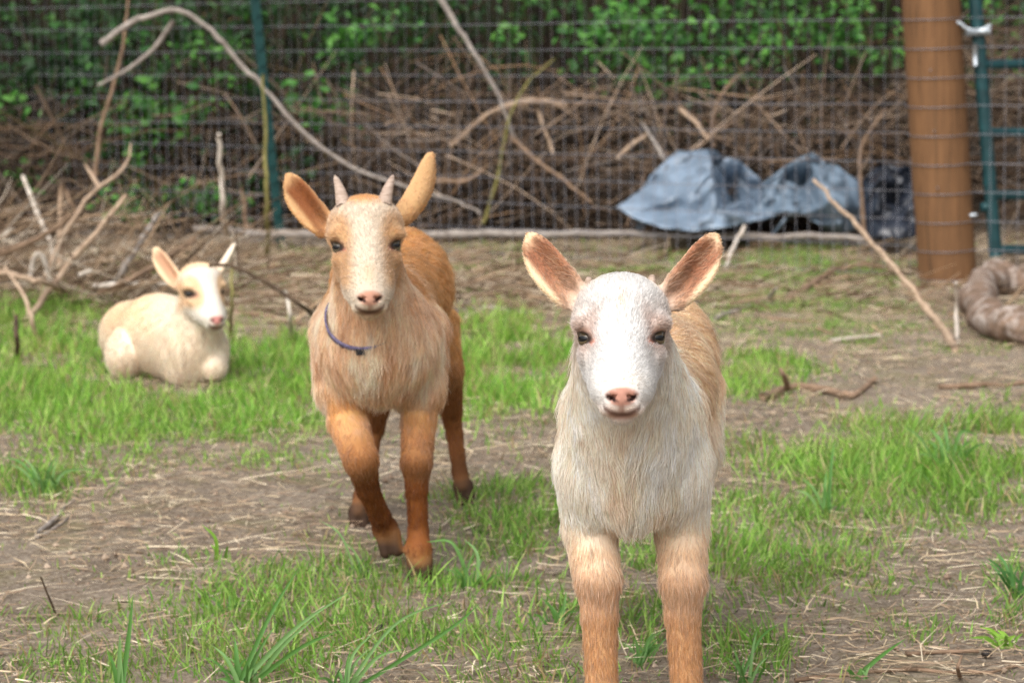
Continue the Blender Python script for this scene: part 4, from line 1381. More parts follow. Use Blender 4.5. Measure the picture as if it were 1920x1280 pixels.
        face = mixc(face, .8 * sstep(.052, .080, hz - .5 * hf - .02), tan)
        face = mixc(face, .35 * np.exp(-((hx / .004) ** 2 + ((hz - .035) / .02) ** 2)), tan)
        face = mixc(face, .5 * np.exp(-((hx / .02) ** 2 + ((hz + .045) / .012) ** 2)), lin(240, 220, 196))
        face = mixc(face, .6 * np.exp(-((hx / .03) ** 2 + ((hz + .075) / .010) ** 2)), lin(236, 205, 180))
        coat = mixc(coat, mk['head'], face)
        hmul = np.ones(len(V))
        den = np.ones(len(V)); lift = np.full(len(V), .32)
        lift = np.where(mk['head'] > .5, .30, lift)
        ea = g('ear')
        skin = coat.copy()
        coat = mixc(coat, ea, tan)
        skin = mixc(skin, ea, tan)
        for pts, e in epts:
            # cup of the ear: the side that faces the opening
            d = unit(e['tip'] - e['base']); L = np.linalg.norm(e['tip'] - e['base'])
            wd = unit(e['wdir'] - d * np.dot(e['wdir'], d))
            q = V - e['base']; u = q @ d / L; v = (q @ wd) / e['width']
            vv = v - 0
            ins = ea * (np.einsum('ij,j->i', N, H.B[:, 1]) > 0.05) * (u > -.1) * (u < 1.15) * (np.abs(v) < 1.6) * (np.linalg.norm(q - np.outer(q @ d, d), axis=1) < .04)
            inm = ins * sstep(1.1, .75, np.abs(vv)) * sstep(1.02, .80, u)
            coat = mixc(coat, inm, inner); skin = mixc(skin, inm, lin(160, 106, 78))
            coat = mixc(coat, inm * .55 * sstep(.3, .8, fbm(V, 80, 3, 2) + .4), lin(214, 176, 140))
            coat = mixc(coat, ins * sstep(.80, 1.1, np.abs(vv)) * .9, lin(244, 222, 186))
            coat = mixc(coat, ins * .6 * sstep(.90, 1.1, u), lin(232, 205, 165))
            hmul = np.where(inm > .5, 1.5, hmul)
        hmul = hmul * bare(mk) * (1 - hoofm)
        den = den + 3.4 * mk['head'] + 1.2 * ea
        den = den * np.where(V[:, 1] > 3.0, .45, 1)
        skin = skin_face(skin, mk, lin(188, 138, 120), lin(170, 122, 104), lin(190, 150, 132))
        skin = mixc(skin * .9, np.maximum(mk['nose'], mk['head']), skin)
        skin = mixc(skin, hoofm, lin(84, 62, 46))
        return skin, coat, hmul, den, lift
    finish_goat(root, B, H, base, colour, .0031, 4.6e5, 5, .78)
    add_eyes(H, root, base, eye_mat('eye_grey_brown', lin(100, 86, 64)))
    for px, py in ((1104, 524), (1222, 520)):
        c = A(px, py, 2.535)
        horn([c - H.v(0, -.2, 1) * .010, c, c + H.v(.1 if px < 1165 else -.1, -.1, 1) * .003], .0048, root, base, 'horn_bud')
    return root
M_COLLAR = noise_mat('collar_webbing', [(0.3, lin(74, 68, 92)), (0.7, lin(122, 114, 142))], 160, 0.8, 0.5, 0.001)
M_BLACK = plain('black_plastic', lin(34, 32, 34), 0.45)

# ---- the horned golden kid behind
def goat_golden():
    base = np.array([A(720, 1060, 3.70)[0], 3.70, 0.0])
    root = thing('goat', base, 'golden brown kid goat with two small horns and lavender collar stepping forward', 'goat', 'kid goats in the pen')
    B = Body()
    LONG = .008
    H = Head(*head_frame(A(687, 462, 3.36), yaw=1.5, pitch=0, roll=0.5, scale=1.05))
    dn = np.array([0, -.1, -1.0]); bk = np.array([.1, .75, -.55]); lat = np.array([1.0, 0, 0])
    B.cone(A(704, 595, 3.52), A(735, 535, 3.75), .074, .086, .03, 'trunk', bk, .022, n=lat, st=1.0)
    B.cone(A(735, 535, 3.75), A(748, 540, 3.98), .086, .076, .03, 'trunk', bk, .020)
    B.cone(A(712, 640, 3.56), A(745, 640, 3.86), .070, .066, .03, 'chest', (0, .3, -1), .026)
    B.ell(A(708, 640, 3.475), (.082, .065, .085), None, .03, 'chest', dn, .026)
    B.ell(A(706, 690, 3.50), (.060, .05, .048), None, .02, 'chest', dn, .026)
    for sx, px in ((-1, 640), (1, 785)):
        B.cone(A(px, 620, 3.53), A(px - sx * 2, 725, 3.52), .042, .040, .025, 'chest', dn, .022)
    B.cone(A(704, 640, 3.46), A(690, 490, 3.42), .066, .046, .03, 'neck', (0, -.25, -1), .019)
    B.ell(A(750, 562, 4.0), (.074, .07, .076), None, .03, 'trunk', bk, .020)
    tl = A(752, 520, 4.06)
    B.cone(tl, tl + np.array([.0, .03, -.05]), .015, .008, .02, 'trunk', (0, .3, -1), .03)
    # raised near foreleg, bent at the knee
    leg(B, [A(650, 720, 3.50), A(652, 785, 3.49), A(676, 860, 3.41), A(690, 915, 3.44), A(712, 965, 3.48), A(722, 990, 3.50), A(730, 1008, 3.50)],
        [.036, .0280, .0235, .0158, .0145, .0175, .0150], ['upleg', 'upleg', 'leg', 'leg', 'leg', 'leg'], [.017, .011, .009, .009, .009, .008])
    hoof(B, A(728, 1002, 3.495), A(734, 1030, 3.50) - A(728, 1002, 3.495))
    # standing foreleg
    leg(B, [A(788, 720, 3.52), A(785, 780, 3.51), A(781, 865, 3.485), A(781, 915, 3.49), A(784, 995, 3.50), A(784, 1030, 3.49), A(787, 1052, 3.485)],
        [.034, .0245, .0220, .0150, .0140, .0190, .0170], ['upleg', 'upleg', 'leg', 'leg', 'leg', 'leg'], [.017, .011, .009, .009, .009, .009])
    hoof(B, A(787, 1050, 3.485), dn, 1.05)
    # hind legs
    leg(B, [A(800, 620, 3.98), A(833, 690, 3.96), A(846, 770, 4.06), A(852, 810, 4.07), A(862, 885, 4.06), A(868, 912, 4.05)],
        [.056, .030, .0175, .0135, .0125, .0150], ['trunk', 'upleg', 'leg', 'leg', 'leg'], [.018, .013, .010, .009, .008])
    hoof(B, A(868, 910, 4.05), dn + np.array([.2, 0, 0]), 0.95)
    leg(B, [A(715, 650, 3.96), A(705, 720, 3.90), A(700, 800, 3.97), A(694, 840, 3.96), A(678, 930, 3.90), A(673, 960, 3.88)],
        [.056, .030, .0175, .0135, .0125, .0150], ['trunk', 'upleg', 'leg', 'leg', 'leg'], [.018, .013, .010, .009, .008])
    hoof(B, A(673, 958, 3.88), dn, 0.95)
    add_head(B, H, LONG)
    ears = [
        dict(base=A(622, 432, 3.42), tip=A(541, 330, 3.44), wdir=A(565, 405, 3.4) - A(607, 365, 3.4), ndir=H.v(-.1, 1, -.1), width=.0195, cup=.8, bend=.006),
        dict(base=A(752, 412, 3.42), tip=A(809, 290, 3.46), wdir=A(830, 380, 3.44) - A(770, 345, 3.40), ndir=H.v(.55, -1, .1), width=.0185, cup=.7, bend=.014, nb=.0),
    ]
    epts = [(add_ear(B, H, e, unit(e['tip'] - e['base'])), e) for e in ears]
    gold = lin(224, 172, 108); cream = lin(240, 220, 194); rose = lin(246, 220, 192); rust = lin(148, 88, 42); dk = lin(104, 62, 34)
    inner = lin(150, 92, 48); white = lin(222, 207, 187); eyec = lin(206, 166, 120)
    def colour(V, N, hp, tags, base):
        g = lambda t: np.clip(tags.get(t, 0), 0, 1) if not np.isscalar(tags.get(t, 0)) else np.zeros(len(V))
        mk = face_masks(hp, tags, LONG)
        nz = fbm(V, 22, 5, 3)
        coat = np.tile(gold, (len(V), 1))
        px, py = to_px(V)
        front = g('chest') + g('neck')
        fr = sstep(3.66, 3.50, V[:, 1] + .04 * nz)
        coat = mixc(coat, fr * sstep(.2, .7, front) * .65, rose)
        coat = mixc(coat, fr * .45 * sstep(.05, .5, fbm(V, 16, 71, 3)) * front, lin(248, 232, 214))
        coat = mixc(coat, fr * .35 * sstep(.1, .5, fbm(V, 14, 91, 3)) * front, lin(214, 164, 120))
        coat = mixc(coat, .45 * sstep(.27, .20, V[:, 2]) * (1 - g('leg')), lin(236, 200, 158))
        st = streaks(V, 35, 40); bodym = (g('chest') + g('neck') + .5 * g('trunk') + .6 * g('upleg')) * (1 - mk['head'])
        coat = mixc(coat, .6 * sstep(.05, .45, st) * bodym, lin(206, 154, 108))  # shading between the pale streaks, put into the coat colour
        coat = mixc(coat, .7 * sstep(.0, .4, -st) * bodym * fr, lin(250, 232, 212))
        lg = g('leg'); ul = g('upleg')
        coat = mixc(coat, ul * sstep(.265, .195, V[:, 2] + .04 * st) * .95, lin(192, 132, 80))
        coat = mixc(coat, np.clip(lg * 1.2, 0, 1), rust)
        hind = sstep(3.75, 3.85, V[:, 1])
        coat = mixc(coat, hind * (ul + lg) * .8, lin(160, 104, 60))
        kn = lg * sstep(3.53, 3.47, V[:, 1]) * (np.exp(-((V[:, 2] - .160) / .030) ** 2)) * .7
        coat = mixc(coat, kn * sstep(-.3, .3, nz + .25), dk)
        lift_leg = (V[:, 0] < A(745, 900, 3.5)[0]) * (V[:, 1] < 3.62)
        coat = mixc(coat, lg * lift_leg * sstep(.15, .05, V[:, 2]) * .75, lin(86, 46, 22))
        coat = mixc(coat, hind * lg * sstep(.10, .05, V[:, 2]) * .7, lin(74, 46, 26))
        hoofm = sstep(.3, .6, g('hoof'))
        hx, hf, hz = mk['hx'], mk['hf'], mk['hz']
        face = np.tile(white, (len(V), 1))
        face = mixc(face, 1.0 * np.exp(-(((hx - .033) / .013) ** 2 + ((hz - .014) / .021) ** 2)), eyec)
        face = mixc(face, .85 * np.exp(-(((hx - .040) / .016) ** 2 + ((hz + .02) / .026) ** 2)), lin(214, 176, 132))
        face = mixc(face, .75 * sstep(.013, .030, hx + .012 * sstep(.02, .06, hz) * -1) * sstep(.055, .03, hz) * sstep(-.062, -.045, hz), lin(212, 170, 122))
        face = mixc(face, .55 * np.exp(-((hx / .010) ** 2 + ((hz + .035) / .014) ** 2)), lin(214, 178, 136))
        face = mixc(face, sstep(.050, .066, hz) * sstep(.030, .018, hx), gold)
        face = mixc(face, .6 * sstep(-.02, -.05, hf), lin(216, 172, 122))
        face = mixc(face, .5 * np.exp(-((hx / .03) ** 2 + ((hz + LONG + .082) / .010) ** 2)), lin(226, 190, 150))
        coat = mixc(coat, mk['head'], face)
        hmul = np.ones(len(V)); den = np.ones(len(V)); lift = np.full(len(V), .30)
        lift = np.where(mk['head'] > .5, .30, lift)
        ea = g('ear')
        coat = mixc(coat, ea, lin(216, 172, 122))
        skin = coat.copy()
        for k, (pts, e) in enumerate(epts):
            d = unit(e['tip'] - e['base']); L = np.linalg.norm(e['tip'] - e['base'])
            wd = unit(e['wdir'] - d * np.dot(e['wdir'], d))
            q = V - e['base']; u = q @ d / L; v = (q @ wd) / e['width']
            op = unit(e['ndir'])
            ins = ea * (N @ op > 0.05) * (u > -.1) * (u < 1.15) * (np.abs(v) < 1.6) * (np.linalg.norm(q - np.outer(q @ d, d), axis=1) < .04)
            inm = ins * sstep(1.0, .6, np.abs(v)) * sstep(1.0, .78, u)
            coat = mixc(coat, inm, inner); skin = mixc(skin, inm, lin(140, 82, 44))
            coat = mixc(coat, ins * sstep(.65, 1.0, np.abs(v)) * .6, lin(224, 172, 108))
        hmul = hmul * bare(mk) * (1 - hoofm)
        den = den + 2.4 * mk['head'] + 1.0 * ea
        den = den * np.where(V[:, 1] > 3.95, .6, 1)
        skin = skin_face(skin, mk, lin(192, 144, 122), lin(164, 118, 94), lin(150, 108, 84))
        skin = mixc(skin * .82, np.maximum(mk['nose'], mk['eye']), skin)
        skin = mixc(skin, hoofm, lin(62, 44, 32))
        return skin, coat, hmul, den, lift
    finish_goat(root, B, H, base, colour, .0034, 3.4e5, 25, .84, rad=.00031)
    add_eyes(H, root, base, eye_mat('eye_dark_grey', lin(104, 94, 76)))
    for sx, b0, t0 in ((-1, (644, 388), (628, 330)), (1, (720, 386), (737, 329))):
        p0, p1 = A(b0[0], b0[1], 3.372), A(t0[0], t0[1], 3.41)
        mid = (p0 + p1) / 2 + H.v(-sx * .0, 1, 0) * .004 + H.v(-sx, 0, 0) * .0015
        horn([p0, mid, p1], .0104, root, base)
    # collar: a webbing band lying round the neck
    c = A(684, 594, 3.430); ax = unit(A(690, 490, 3.42) - A(704, 640, 3.46) + np.array([.0, -.10, 0]))
    u1 = unit(np.cross(ax, [0, 1, 0])); u2 = np.cross(ax, u1)
    g = Geo(); n = 48; V = []
    for i in range(n):
        a = 2 * math.pi * i / n
        rdir = u1 * math.cos(a) + u2 * math.sin(a)
        for rr, hh in ((.0550, -.006), (.0576, -.006), (.0576, .006), (.0550, .006)):
            V.append(c + rdir * rr + ax * hh)
    Qc = [(i * 4 + k, ((i + 1) % n) * 4 + k, ((i + 1) % n) * 4 + (k + 1) % 4, i * 4 + (k + 1) % 4) for i in range(n) for k in range(4)]
    g.add(V, Qc)
    co = link('collar', g.mesh('collar', origin=base), M_COLLAR, root)
    co['label'] = 'lavender webbing collar'
    pb = min(((c + (u1 * math.cos(a) + u2 * math.sin(a)) * .0580) for a in np.linspace(0, 6.28, 200)), key=lambda q: abs(to_px(q)[0] - 676) + (0 if q[1] < c[1] else 999))
    link('buckle', Geo().box(pb, (.006, .0025, .0055)).mesh('buckle', False, base), M_BLACK, co)
    return root

# ---- the pale kid resting in the grass
def goat_resting():
    base = np.array([A(310, 690, 5.5)[0], 5.5, 0.0])
    root = thing('goat', base, 'pale cream kid goat lying down in the green grass', 'goat', 'kid goats in the pen')
    B = Body()
    H = Head(*head_frame(A(384, 549, 5.33), yaw=18, pitch=-2, roll=2, scale=.97))
    dn = np.array([.1, -.1, -1.0]); bk = np.array([-.35, .6, -.5])
    B.cone(A(352, 652, 5.45), A(300, 630, 5.60), .080, .092, .03, 'trunk', bk, .020)
    B.cone(A(300, 630, 5.60), A(252, 628, 5.72), .092, .082, .03, 'trunk', bk, .020)
    B.ell(A(360, 662, 5.42), (.062, .062, .075), None, .03, 'chest', dn, .026)
    B.cone(A(366, 640, 5.42), A(372, 560, 5.40), .054, .044, .03, 'neck', (0, -.2, -1), .020)
    B.ell(A(240, 662, 5.57), (.050, .080, .062), None, .010, 'trunk', (-.3, -.2, -1), .018)      # thigh
    B.cone(A(398, 650, 5.46), A(404, 690, 5.38), .036, .026, .02, 'upleg', (0, -1, -.6), .014)   # folded foreleg
    B.cone(A(335, 670, 5.46), A(338, 695, 5.40), .030, .024, .02, 'upleg', (0, -1, -.6), .014)
    tl = A(222, 610, 5.80)
    B.cone(tl, tl + np.array([-.03, .02, -.02]), .016, .008, .02, 'trunk', (-1, .3, -.3), .03)
    add_head(B, H, 0.0)
    ears = [
        dict(base=A(340, 535, 5.40), tip=A(291, 466, 5.42), wdir=A(300, 525, 5.4) - A(325, 500, 5.4), ndir=H.v(.2, 1, 0), width=.0185, cup=.9, bend=.004),
        dict(base=A(405, 518, 5.40), tip=A(440, 458, 5.43), wdir=A(434, 500, 5.5) - A(418, 480, 5.36), ndir=H.v(1, .25, 0), width=.0150, cup=.8, bend=-.004),
    ]
    epts = [(add_ear(B, H, e, unit(e['tip'] - e['base'])), e) for e in ears]
    cream = lin(238, 220, 198); tan = lin(238, 206, 168); patch = lin(224, 188, 148); white = lin(222, 213, 200)
    def colour(V, N, hp, tags, base):
        g = lambda t: np.clip(tags.get(t, 0), 0, 1) if not np.isscalar(tags.get(t, 0)) else np.zeros(len(V))
        mk = face_masks(hp, tags)
        nz = fbm(V, 14, 5, 3)
        coat = np.tile(cream, (len(V), 1))
        coat = mixc(coat, .8 * sstep(.08, .15, V[:, 2] + .03 * nz) * sstep(.02, -.06, V[:, 0] - base[0] + .02 * nz) * (1 - mk['head']), tan)
        hx, hf, hz = mk['hx'], mk['hf'], mk['hz']
        face = np.tile(white, (len(V), 1))
        face = mixc(face, .95 * sstep(1.1, .7, np.sqrt(((hx - .036) / .022) ** 2 + ((hz - .004) / .042) ** 2)), patch)
        face = mixc(face, sstep(.045, .06, hz - .4 * hf), tan)
        face = mixc(face, .8 * sstep(-.045, -.060, hf) * sstep(-.03, .0, hz), tan)
        coat = mixc(coat, mk['head'], face)
        ea = g('ear')
        coat = mixc(coat, ea * (V[:, 0] < H.c[0]), tan)
        skin = coat.copy()
        pts, e = epts[0]
        d = unit(e['tip'] - e['base']); L = np.linalg.norm(e['tip'] - e['base'])
        wd = unit(e['wdir'] - d * np.dot(e['wdir'], d))
        q = V - e['base']; u = q @ d / L; v = (q @ wd) / e['width']
        ins = ea * (N @ H.B[:, 1] > .05) * (u > -.1) * (u < 1.1) * (np.abs(v) < 1.5) * (np.linalg.norm(q - np.outer(q @ d, d), axis=1) < .04)
        inm = ins * sstep(.95, .5, np.abs(v)) * sstep(1.0, .8, u)
        coat = mixc(coat, inm, lin(196, 152, 122)); skin = mixc(skin, inm, lin(196, 152, 122))
        hmul = bare(mk); den = 1 + .8 * mk['head'] + .8 * ea; lift = np.full(len(V), .34)
        skin = skin_face(skin, mk, lin(220, 150, 142), lin(170, 110, 98), lin(120, 92, 78))
        return skin, coat, hmul, den, lift
    finish_goat(root, B, H, base, colour, .0044, 1.6e5, 45, .6, rad=.00050)
    add_eyes(H, root, base, eye_mat('eye_dark', lin(58, 48, 42)))
    return root

goat_white_face()
goat_golden()
goat_resting()
# ------------------------------------------------------------------ branches and sticks
def bark(name, a, b_, scale=30):
    return noise_mat(name, [(.3, a), (.7, b_)], scale, .85, .6, .003, (1, 1, 1))
BK = dict(
    grey=bark('bark_grey', lin(112, 102, 94), lin(172, 163, 154)),
    brown=bark('bark_brown', lin(104, 84, 66), lin(156, 130, 108)),
    tan=bark('bark_tan', lin(142, 118, 96), lin(196, 172, 148)),
    pale=bark('bark_pale', lin(178, 164, 148), lin(222, 212, 200)),
    dark=bark('bark_dark', lin(58, 46, 36), lin(106, 88, 70)),
    olive=bark('bark_olive', lin(98, 94, 50), lin(146, 138, 84)),
)
NS = [0]
def stick(label, pts, r0, r1, mat, name='branch', cat='branch', twig=None, group=None, n=None):
    """pts: (px, py, y); y None rests the point on the ground"""
    P = []
    for q in pts:
        if q[2] is None:
            g = G(q[0], q[1]); g[2] = gz(g[0], g[1]) + r0 * .7; P.append(g)
        else:
            P.append(A(*q))
    NS[0] += 1
    sd = NS[0]
    Lp = sum(np.linalg.norm(P[i + 1] - P[i]) for i in range(len(P) - 1))
    n = n or int(np.clip(Lp / .03, 8, 48))
    p = spline(P, n)
    r0, r1 = r0 * .76, r1 * .70
    t = np.linspace(0, 1, n)
    pn = np.stack([t * Lp * 24, np.zeros(n), np.full(n, sd * 7.3)], 1)
    wob = np.stack([noise3(pn, 1, 1), noise3(pn, 1, 2), noise3(pn, 1, 3)], 1) * (r0 * .5)
    wob[0] *= .2; wob[-1] *= .2
    p = p + wob
    rad = (r0 + (r1 - r0) * t ** .8) * (1 + .14 * noise3(pn, 1.7, 4) + .25 * np.exp(-((t - (.25 + .5 * ((sd * .37) % 1))) / .02) ** 2))
    base = p[np.argmin(p[:, 2])].copy()
    o = link(name, Geo().tube(p, rad, 9, wob=.16, seed=sd).mesh(name, origin=base), BK[mat], loc=tuple(base), label=label, cat=cat, group=group)
    for tw in (twig or []):
        tp_ = spline([A(*q) if q[2] is not None else G(q[0], q[1]) for q in tw[0]], 10)
        link('side_twig', Geo().tube(tp_, np.linspace(tw[1], tw[1] * .5, 10), 7, wob=.15, seed=sd + 3).mesh('side_twig', origin=base), BK[mat], o)
    return o

# against and behind the fence
stick('long pale grey branch arching over the fence from top left', [(190, 82, 8.45), (255, 40, 8.42), (325, 20, 8.4), (385, 48, 8.4), (440, 105, 8.38), (500, 172, 8.36), (565, 245, 8.3), (640, 300, 8.25), (740, 346, 8.2), (850, 375, 8.2), (900, 400, 8.2)], .0150, .0065, 'grey',
      twig=[([(325, 40, 8.42), (290, 90, 8.44), (240, 130, 8.46), (185, 160, 8.5)], .010)])
stick('straight pale branch leaning down from the top centre edge', [(815, -20, 8.9), (870, 70, 8.85), (915, 140, 8.8), (945, 205, 8.75), (970, 270, 8.75)], .014, .008, 'grey')
stick('bent brown branch lying level on the brush heap', [(845, 274, 8.85), (890, 235, 8.83), (930, 208, 8.8), (990, 190, 8.8), (1062, 198, 8.85)], .011, .017, 'tan')
stick('thin olive stem leaning left behind the two goats', [(905, 420, 8.7), (935, 330, 8.72), (950, 240, 8.72), (985, 160, 8.75), (1040, 110, 8.8)], .009, .005, 'olive')
stick('upright pale dead stalk left of the steel post', [(426, 470, None), (420, 400, 8.3), (414, 320, 8.25), (410, 252, 8.2)], .0165, .011, 'pale')
stick('slim olive stem standing beside the steel post', [(502, 485, None), (501, 400, 8.1), (498, 280, 8.12), (494, 140, 8.15)], .012, .008, 'olive')
stick('short brown stub standing right of the pale stalk', [(463, 425, 8.6), (458, 385, 8.6), (453, 348, 8.6)], .010, .007, 'brown')
stick('thin brown stem rising at left through the wire', [(178, 330, 8.6), (190, 240, 8.6), (215, 150, 8.6), (235, 60, 8.6), (240, -20, 8.6)], .012, .006, 'brown')
stick('weathered grey log lying along the foot of the fence', [(360, 430, 8.62), (520, 440, 8.66), (700, 437, 8.55), (860, 440, 8.42), (1080, 439, 8.36), (1300, 443, 8.28), (1500, 444, 8.22), (1660, 450, 8.15)], .019, .017, 'grey', name='log', cat='log')
stick('grey stalk slanting down left of the tarpaulin heap', [(1395, 425, 8.0), (1372, 470, 7.9), (1352, 530, 7.6), (1338, 575, None)], .010, .007, 'pale')
stick('pale broken stick poking from the brush above the tarpaulin', [(1158, 296, 8.75), (1185, 272, 8.72), (1212, 252, 8.72)], .011, .012, 'tan')
stick('grey stick sloping to the tarpaulin hump', [(1205, 232, 8.8), (1228, 268, 8.7), (1246, 302, 8.6)], .008, .008, 'grey')
stick('grey and orange stick above the tall tarpaulin hump', [(1275, 205, 8.8), (1300, 228, 8.75), (1330, 262, 8.65)], .012, .008, 'tan')
stick('orange brown stem rising above the tarpaulins', [(1338, 275, 8.8), (1334, 230, 8.8), (1350, 185, 8.8), (1385, 140, 8.85)], .011, .006, 'brown')
stick('curved brown stem hanging in the middle of the brush', [(1008, 205, 8.8), (1022, 245, 8.78), (1038, 290, 8.75)], .010, .008, 'tan')
stick('fallen brown stick slanting through the brush towards the log', [(955, 255, 8.7), (1010, 305, 8.65), (1060, 340, 8.6), (1110, 380, 8.55)], .011, .007, 'brown')
stick('thick brown stick low in the brush beside the horned goat', [(815, 340, 8.6), (870, 338, 8.6), (915, 310, 8.6)], .014, .009, 'brown')
stick('brown twig standing behind the wire beside the black plastic', [(1622, 445, 8.1), (1616, 370, 8.1), (1612, 300, 8.1), (1625, 255, 8.12), (1660, 205, 8.2)], .010, .006, 'brown')
# right side of the yard
stick('long thin dead stalk leaning diagonally in front of the tarpaulins', [(1790, 660, None), (1755, 600, 6.3), (1700, 530, 6.5), (1640, 460, 6.8), (1580, 395, 7.1), (1526, 338, 7.4)], .0135, .0075, 'tan')
stick('short upright pale stalk below the timber post', [(1797, 642, None), (1794, 590, 6.25), (1792, 530, 6.2)], .0075, .006, 'pale')
stick('pale stick lying flat on the ground before the timber post', [(1555, 642, None), (1600, 638, None), (1650, 632, None)], .009, .006, 'pale')
stick('flat grey stick lying on bare soil at the right edge', [(1760, 733, None), (1840, 730, None), (1940, 722, None)], .010, .007, 'brown')
stick('dark crooked root lying on soil right of the front goat', [(1430, 752, None), (1490, 735, None), (1560, 742, None), (1600, 748, None), (1640, 722, None)], .013, .009, 'brown', twig=[([(1480, 735, None), (1470, 705, 5.1), (1462, 690, 5.1)], .008)])
stick('dark brown dry root on the moss below the tarpaulins', [(1480, 560, None), (1530, 535, None), (1575, 512, None), (1640, 508, None), (1690, 520, None)], .016, .010, 'brown')
stick('grey twig lying by the ear of the front goat', [(1340, 600, None), (1400, 575, None), (1440, 560, None), (1455, 540, 6.3)], .009, .006, 'grey')
# curved driftwood log at the right edge
m, nt, b = new_mat('peeling_bark')
f1 = tex_noise(nt, 14, 6, .75); f2 = tex_noise(nt, 40, 5, .7)
cA = ramp(nt, [(.35, lin(92, 74, 60)), (.65, lin(142, 118, 100))], f2)
mr = nt.nodes.new('ShaderNodeMapRange'); mr.inputs[1].default_value = .48; mr.inputs[2].default_value = .66
nt.links.new(f1, mr.inputs[0])
mx = nt.nodes.new('ShaderNodeMixRGB'); nt.links.new(mr.outputs[0], mx.inputs[0]); nt.links.new(cA, mx.inputs[1]); mx.inputs[2].default_value = rgba(lin(190, 180, 172))
nt.links.new(mx.outputs[0], b.inputs['Base Color']); b.inputs['Roughness'].default_value = .85
bump(nt, b, f1, .8, .012)
lp = [(2010, 515), (1930, 518), (1880, 512), (1845, 525), (1833, 555), (1850, 585), (1895, 602), (1960, 612), (2040, 612)]
P = []
for q in lp:
    g = G(q[0], q[1] + 8, .045); P.append(g)
p = spline(P, 60)
base = p[30].copy(); base[2] = 0
rr = .041 * (1 + .22 * noise3(np.stack([np.arange(60) * .4, np.zeros(60), np.zeros(60)], 1), 1, 3))
link('log', Geo().tube(p, rr, 20, wob=.3, seed=9).mesh('log', origin=base), m, loc=tuple(base), label='thick curved log with flaking pale bark at the right edge', cat='log')

# stick pile at the left
stick('long straight tan stick leaning right across the left stick pile', [(44, 612, None), (110, 520, 6.9), (175, 440, 6.95), (237, 366, 7.0)], .0135, .009, 'tan')
stick('long forked tan branch curving up out of the left pile', [(80, 560, 7.0), (86, 520, 7.0), (112, 457, 7.05), (148, 395, 7.1), (190, 346, 7.15), (225, 326, 7.2), (238, 300, 7.25), (245, 270, 7.3)], .016, .004, 'tan', twig=[([(185, 350, 7.15), (168, 322, 7.2), (158, 305, 7.2)], .007)])
stick('short upright tan stub in the left pile', [(112, 500, 7.2), (113, 420, 7.2), (116, 346, 7.2)], .013, .012, 'tan')
stick('short dark twig leaning on the upright stub', [(143, 400, 7.15), (132, 375, 7.15), (122, 352, 7.15)], .008, .007, 'brown')
stick('thick brown stick entering low from the left edge', [(-40, 482, 6.9), (15, 470, 6.9), (75, 444, 6.95), (131, 404, 7.0)], .018, .011, 'brown')
stick('bleached white stick standing at far left', [(100, 480, 7.3), (95, 455, 7.3), (69, 395, 7.35), (55, 358, 7.35), (43, 330, 7.4)], .010, .010, 'pale')
stick('bleached hooked piece of wood in the left pile', [(58, 515, 7.0), (62, 487, 7.0), (73, 476, 7.0), (84, 488, 7.0), (92, 530, 7.0)], .010, .010, 'pale')
stick('short pale stick at the left edge of the frame', [(-30, 462, 7.2), (0, 445, 7.2), (25, 427, 7.2)], .010, .009, 'pale')
stick('slanting grey stick behind the resting goat', [(205, 548, None), (225, 515, 7.0), (260, 455, 7.1), (297, 402, 7.2)], .013, .011, 'grey')
stick('brown stick running up behind the resting goat ear', [(170, 562, None), (230, 530, 6.8), (290, 497, 6.9), (366, 448, 7.1)], .011, .009, 'brown')
stick('long grey stick lying low across the left pile', [(-30, 505, 6.9), (40, 520, 6.8), (82, 530, 6.7), (155, 566, None)], .012, .009, 'tan')
stick('pale chip of wood lying in the left pile', [(146, 516, 6.9), (160, 510, 6.9), (173, 506, 6.9)], .009, .008, 'pale')
stick('flat bleached stick lying behind the resting goat', [(175, 536, 6.9), (215, 533, 6.9), (270, 530, 6.9), (325, 532, 6.9)], .009, .007, 'pale')
stick('dark upright stub in the grass at the left edge', [(33, 674, None), (32, 640, 5.7), (30, 592, 5.75)], .009, .008, 'dark')
stick('leaning bleached stem in the grass left of the resting goat', [(72, 640, None), (60, 600, 6.2), (50, 560, 6.25), (10, 500, 6.4)], .010, .006, 'tan')
stick('dark brown twig crossing in front of the resting goat ear', [(392, 498, 5.15), (425, 497, 5.15), (462, 511, 5.15), (510, 536, 5.15), (577, 582, 5.15), (620, 625, None)], .0045, .0075, 'dark')
stick('thin pale stalk standing between the resting and horned goats', [(548, 640, None), (545, 600, 5.85), (540, 565, 5.85), (534, 543, 5.85)], .0065, .006, 'pale')
stick('faded green stalk behind the resting goat muzzle', [(432, 630, None), (434, 580, 5.95), (436, 500, 6.0)], .006, .005, 'olive')
stick('brown stick lying along the edge of the grass', [(430, 655, None), (480, 650, None), (530, 656, None)], .008, .005, 'dark')
for lb, pts, r, mt in [
    ('stick lying level behind the resting goat at right', [(420, 560, None), (480, 556, None), (560, 552, None)], .010, 'tan'),
    ('crooked stick on the litter left of the horned goat', [(440, 590, None), (500, 598, None), (575, 612, None)], .010, 'brown'),
    ('grey stick on the litter between the two walking goats', [(855, 590, None), (910, 580, None), (990, 592, None)], .011, 'grey'),
    ('dark stick on the litter right of the horned goat', [(860, 560, None), (930, 552, None), (985, 560, None)], .012, 'dark'),
    ('pale splinter on the litter right of the horned goat', [(900, 612, None), (930, 604, None), (960, 606, None)], .008, 'pale'),
]:
    stick(lb, pts, r, r * .7, mt)
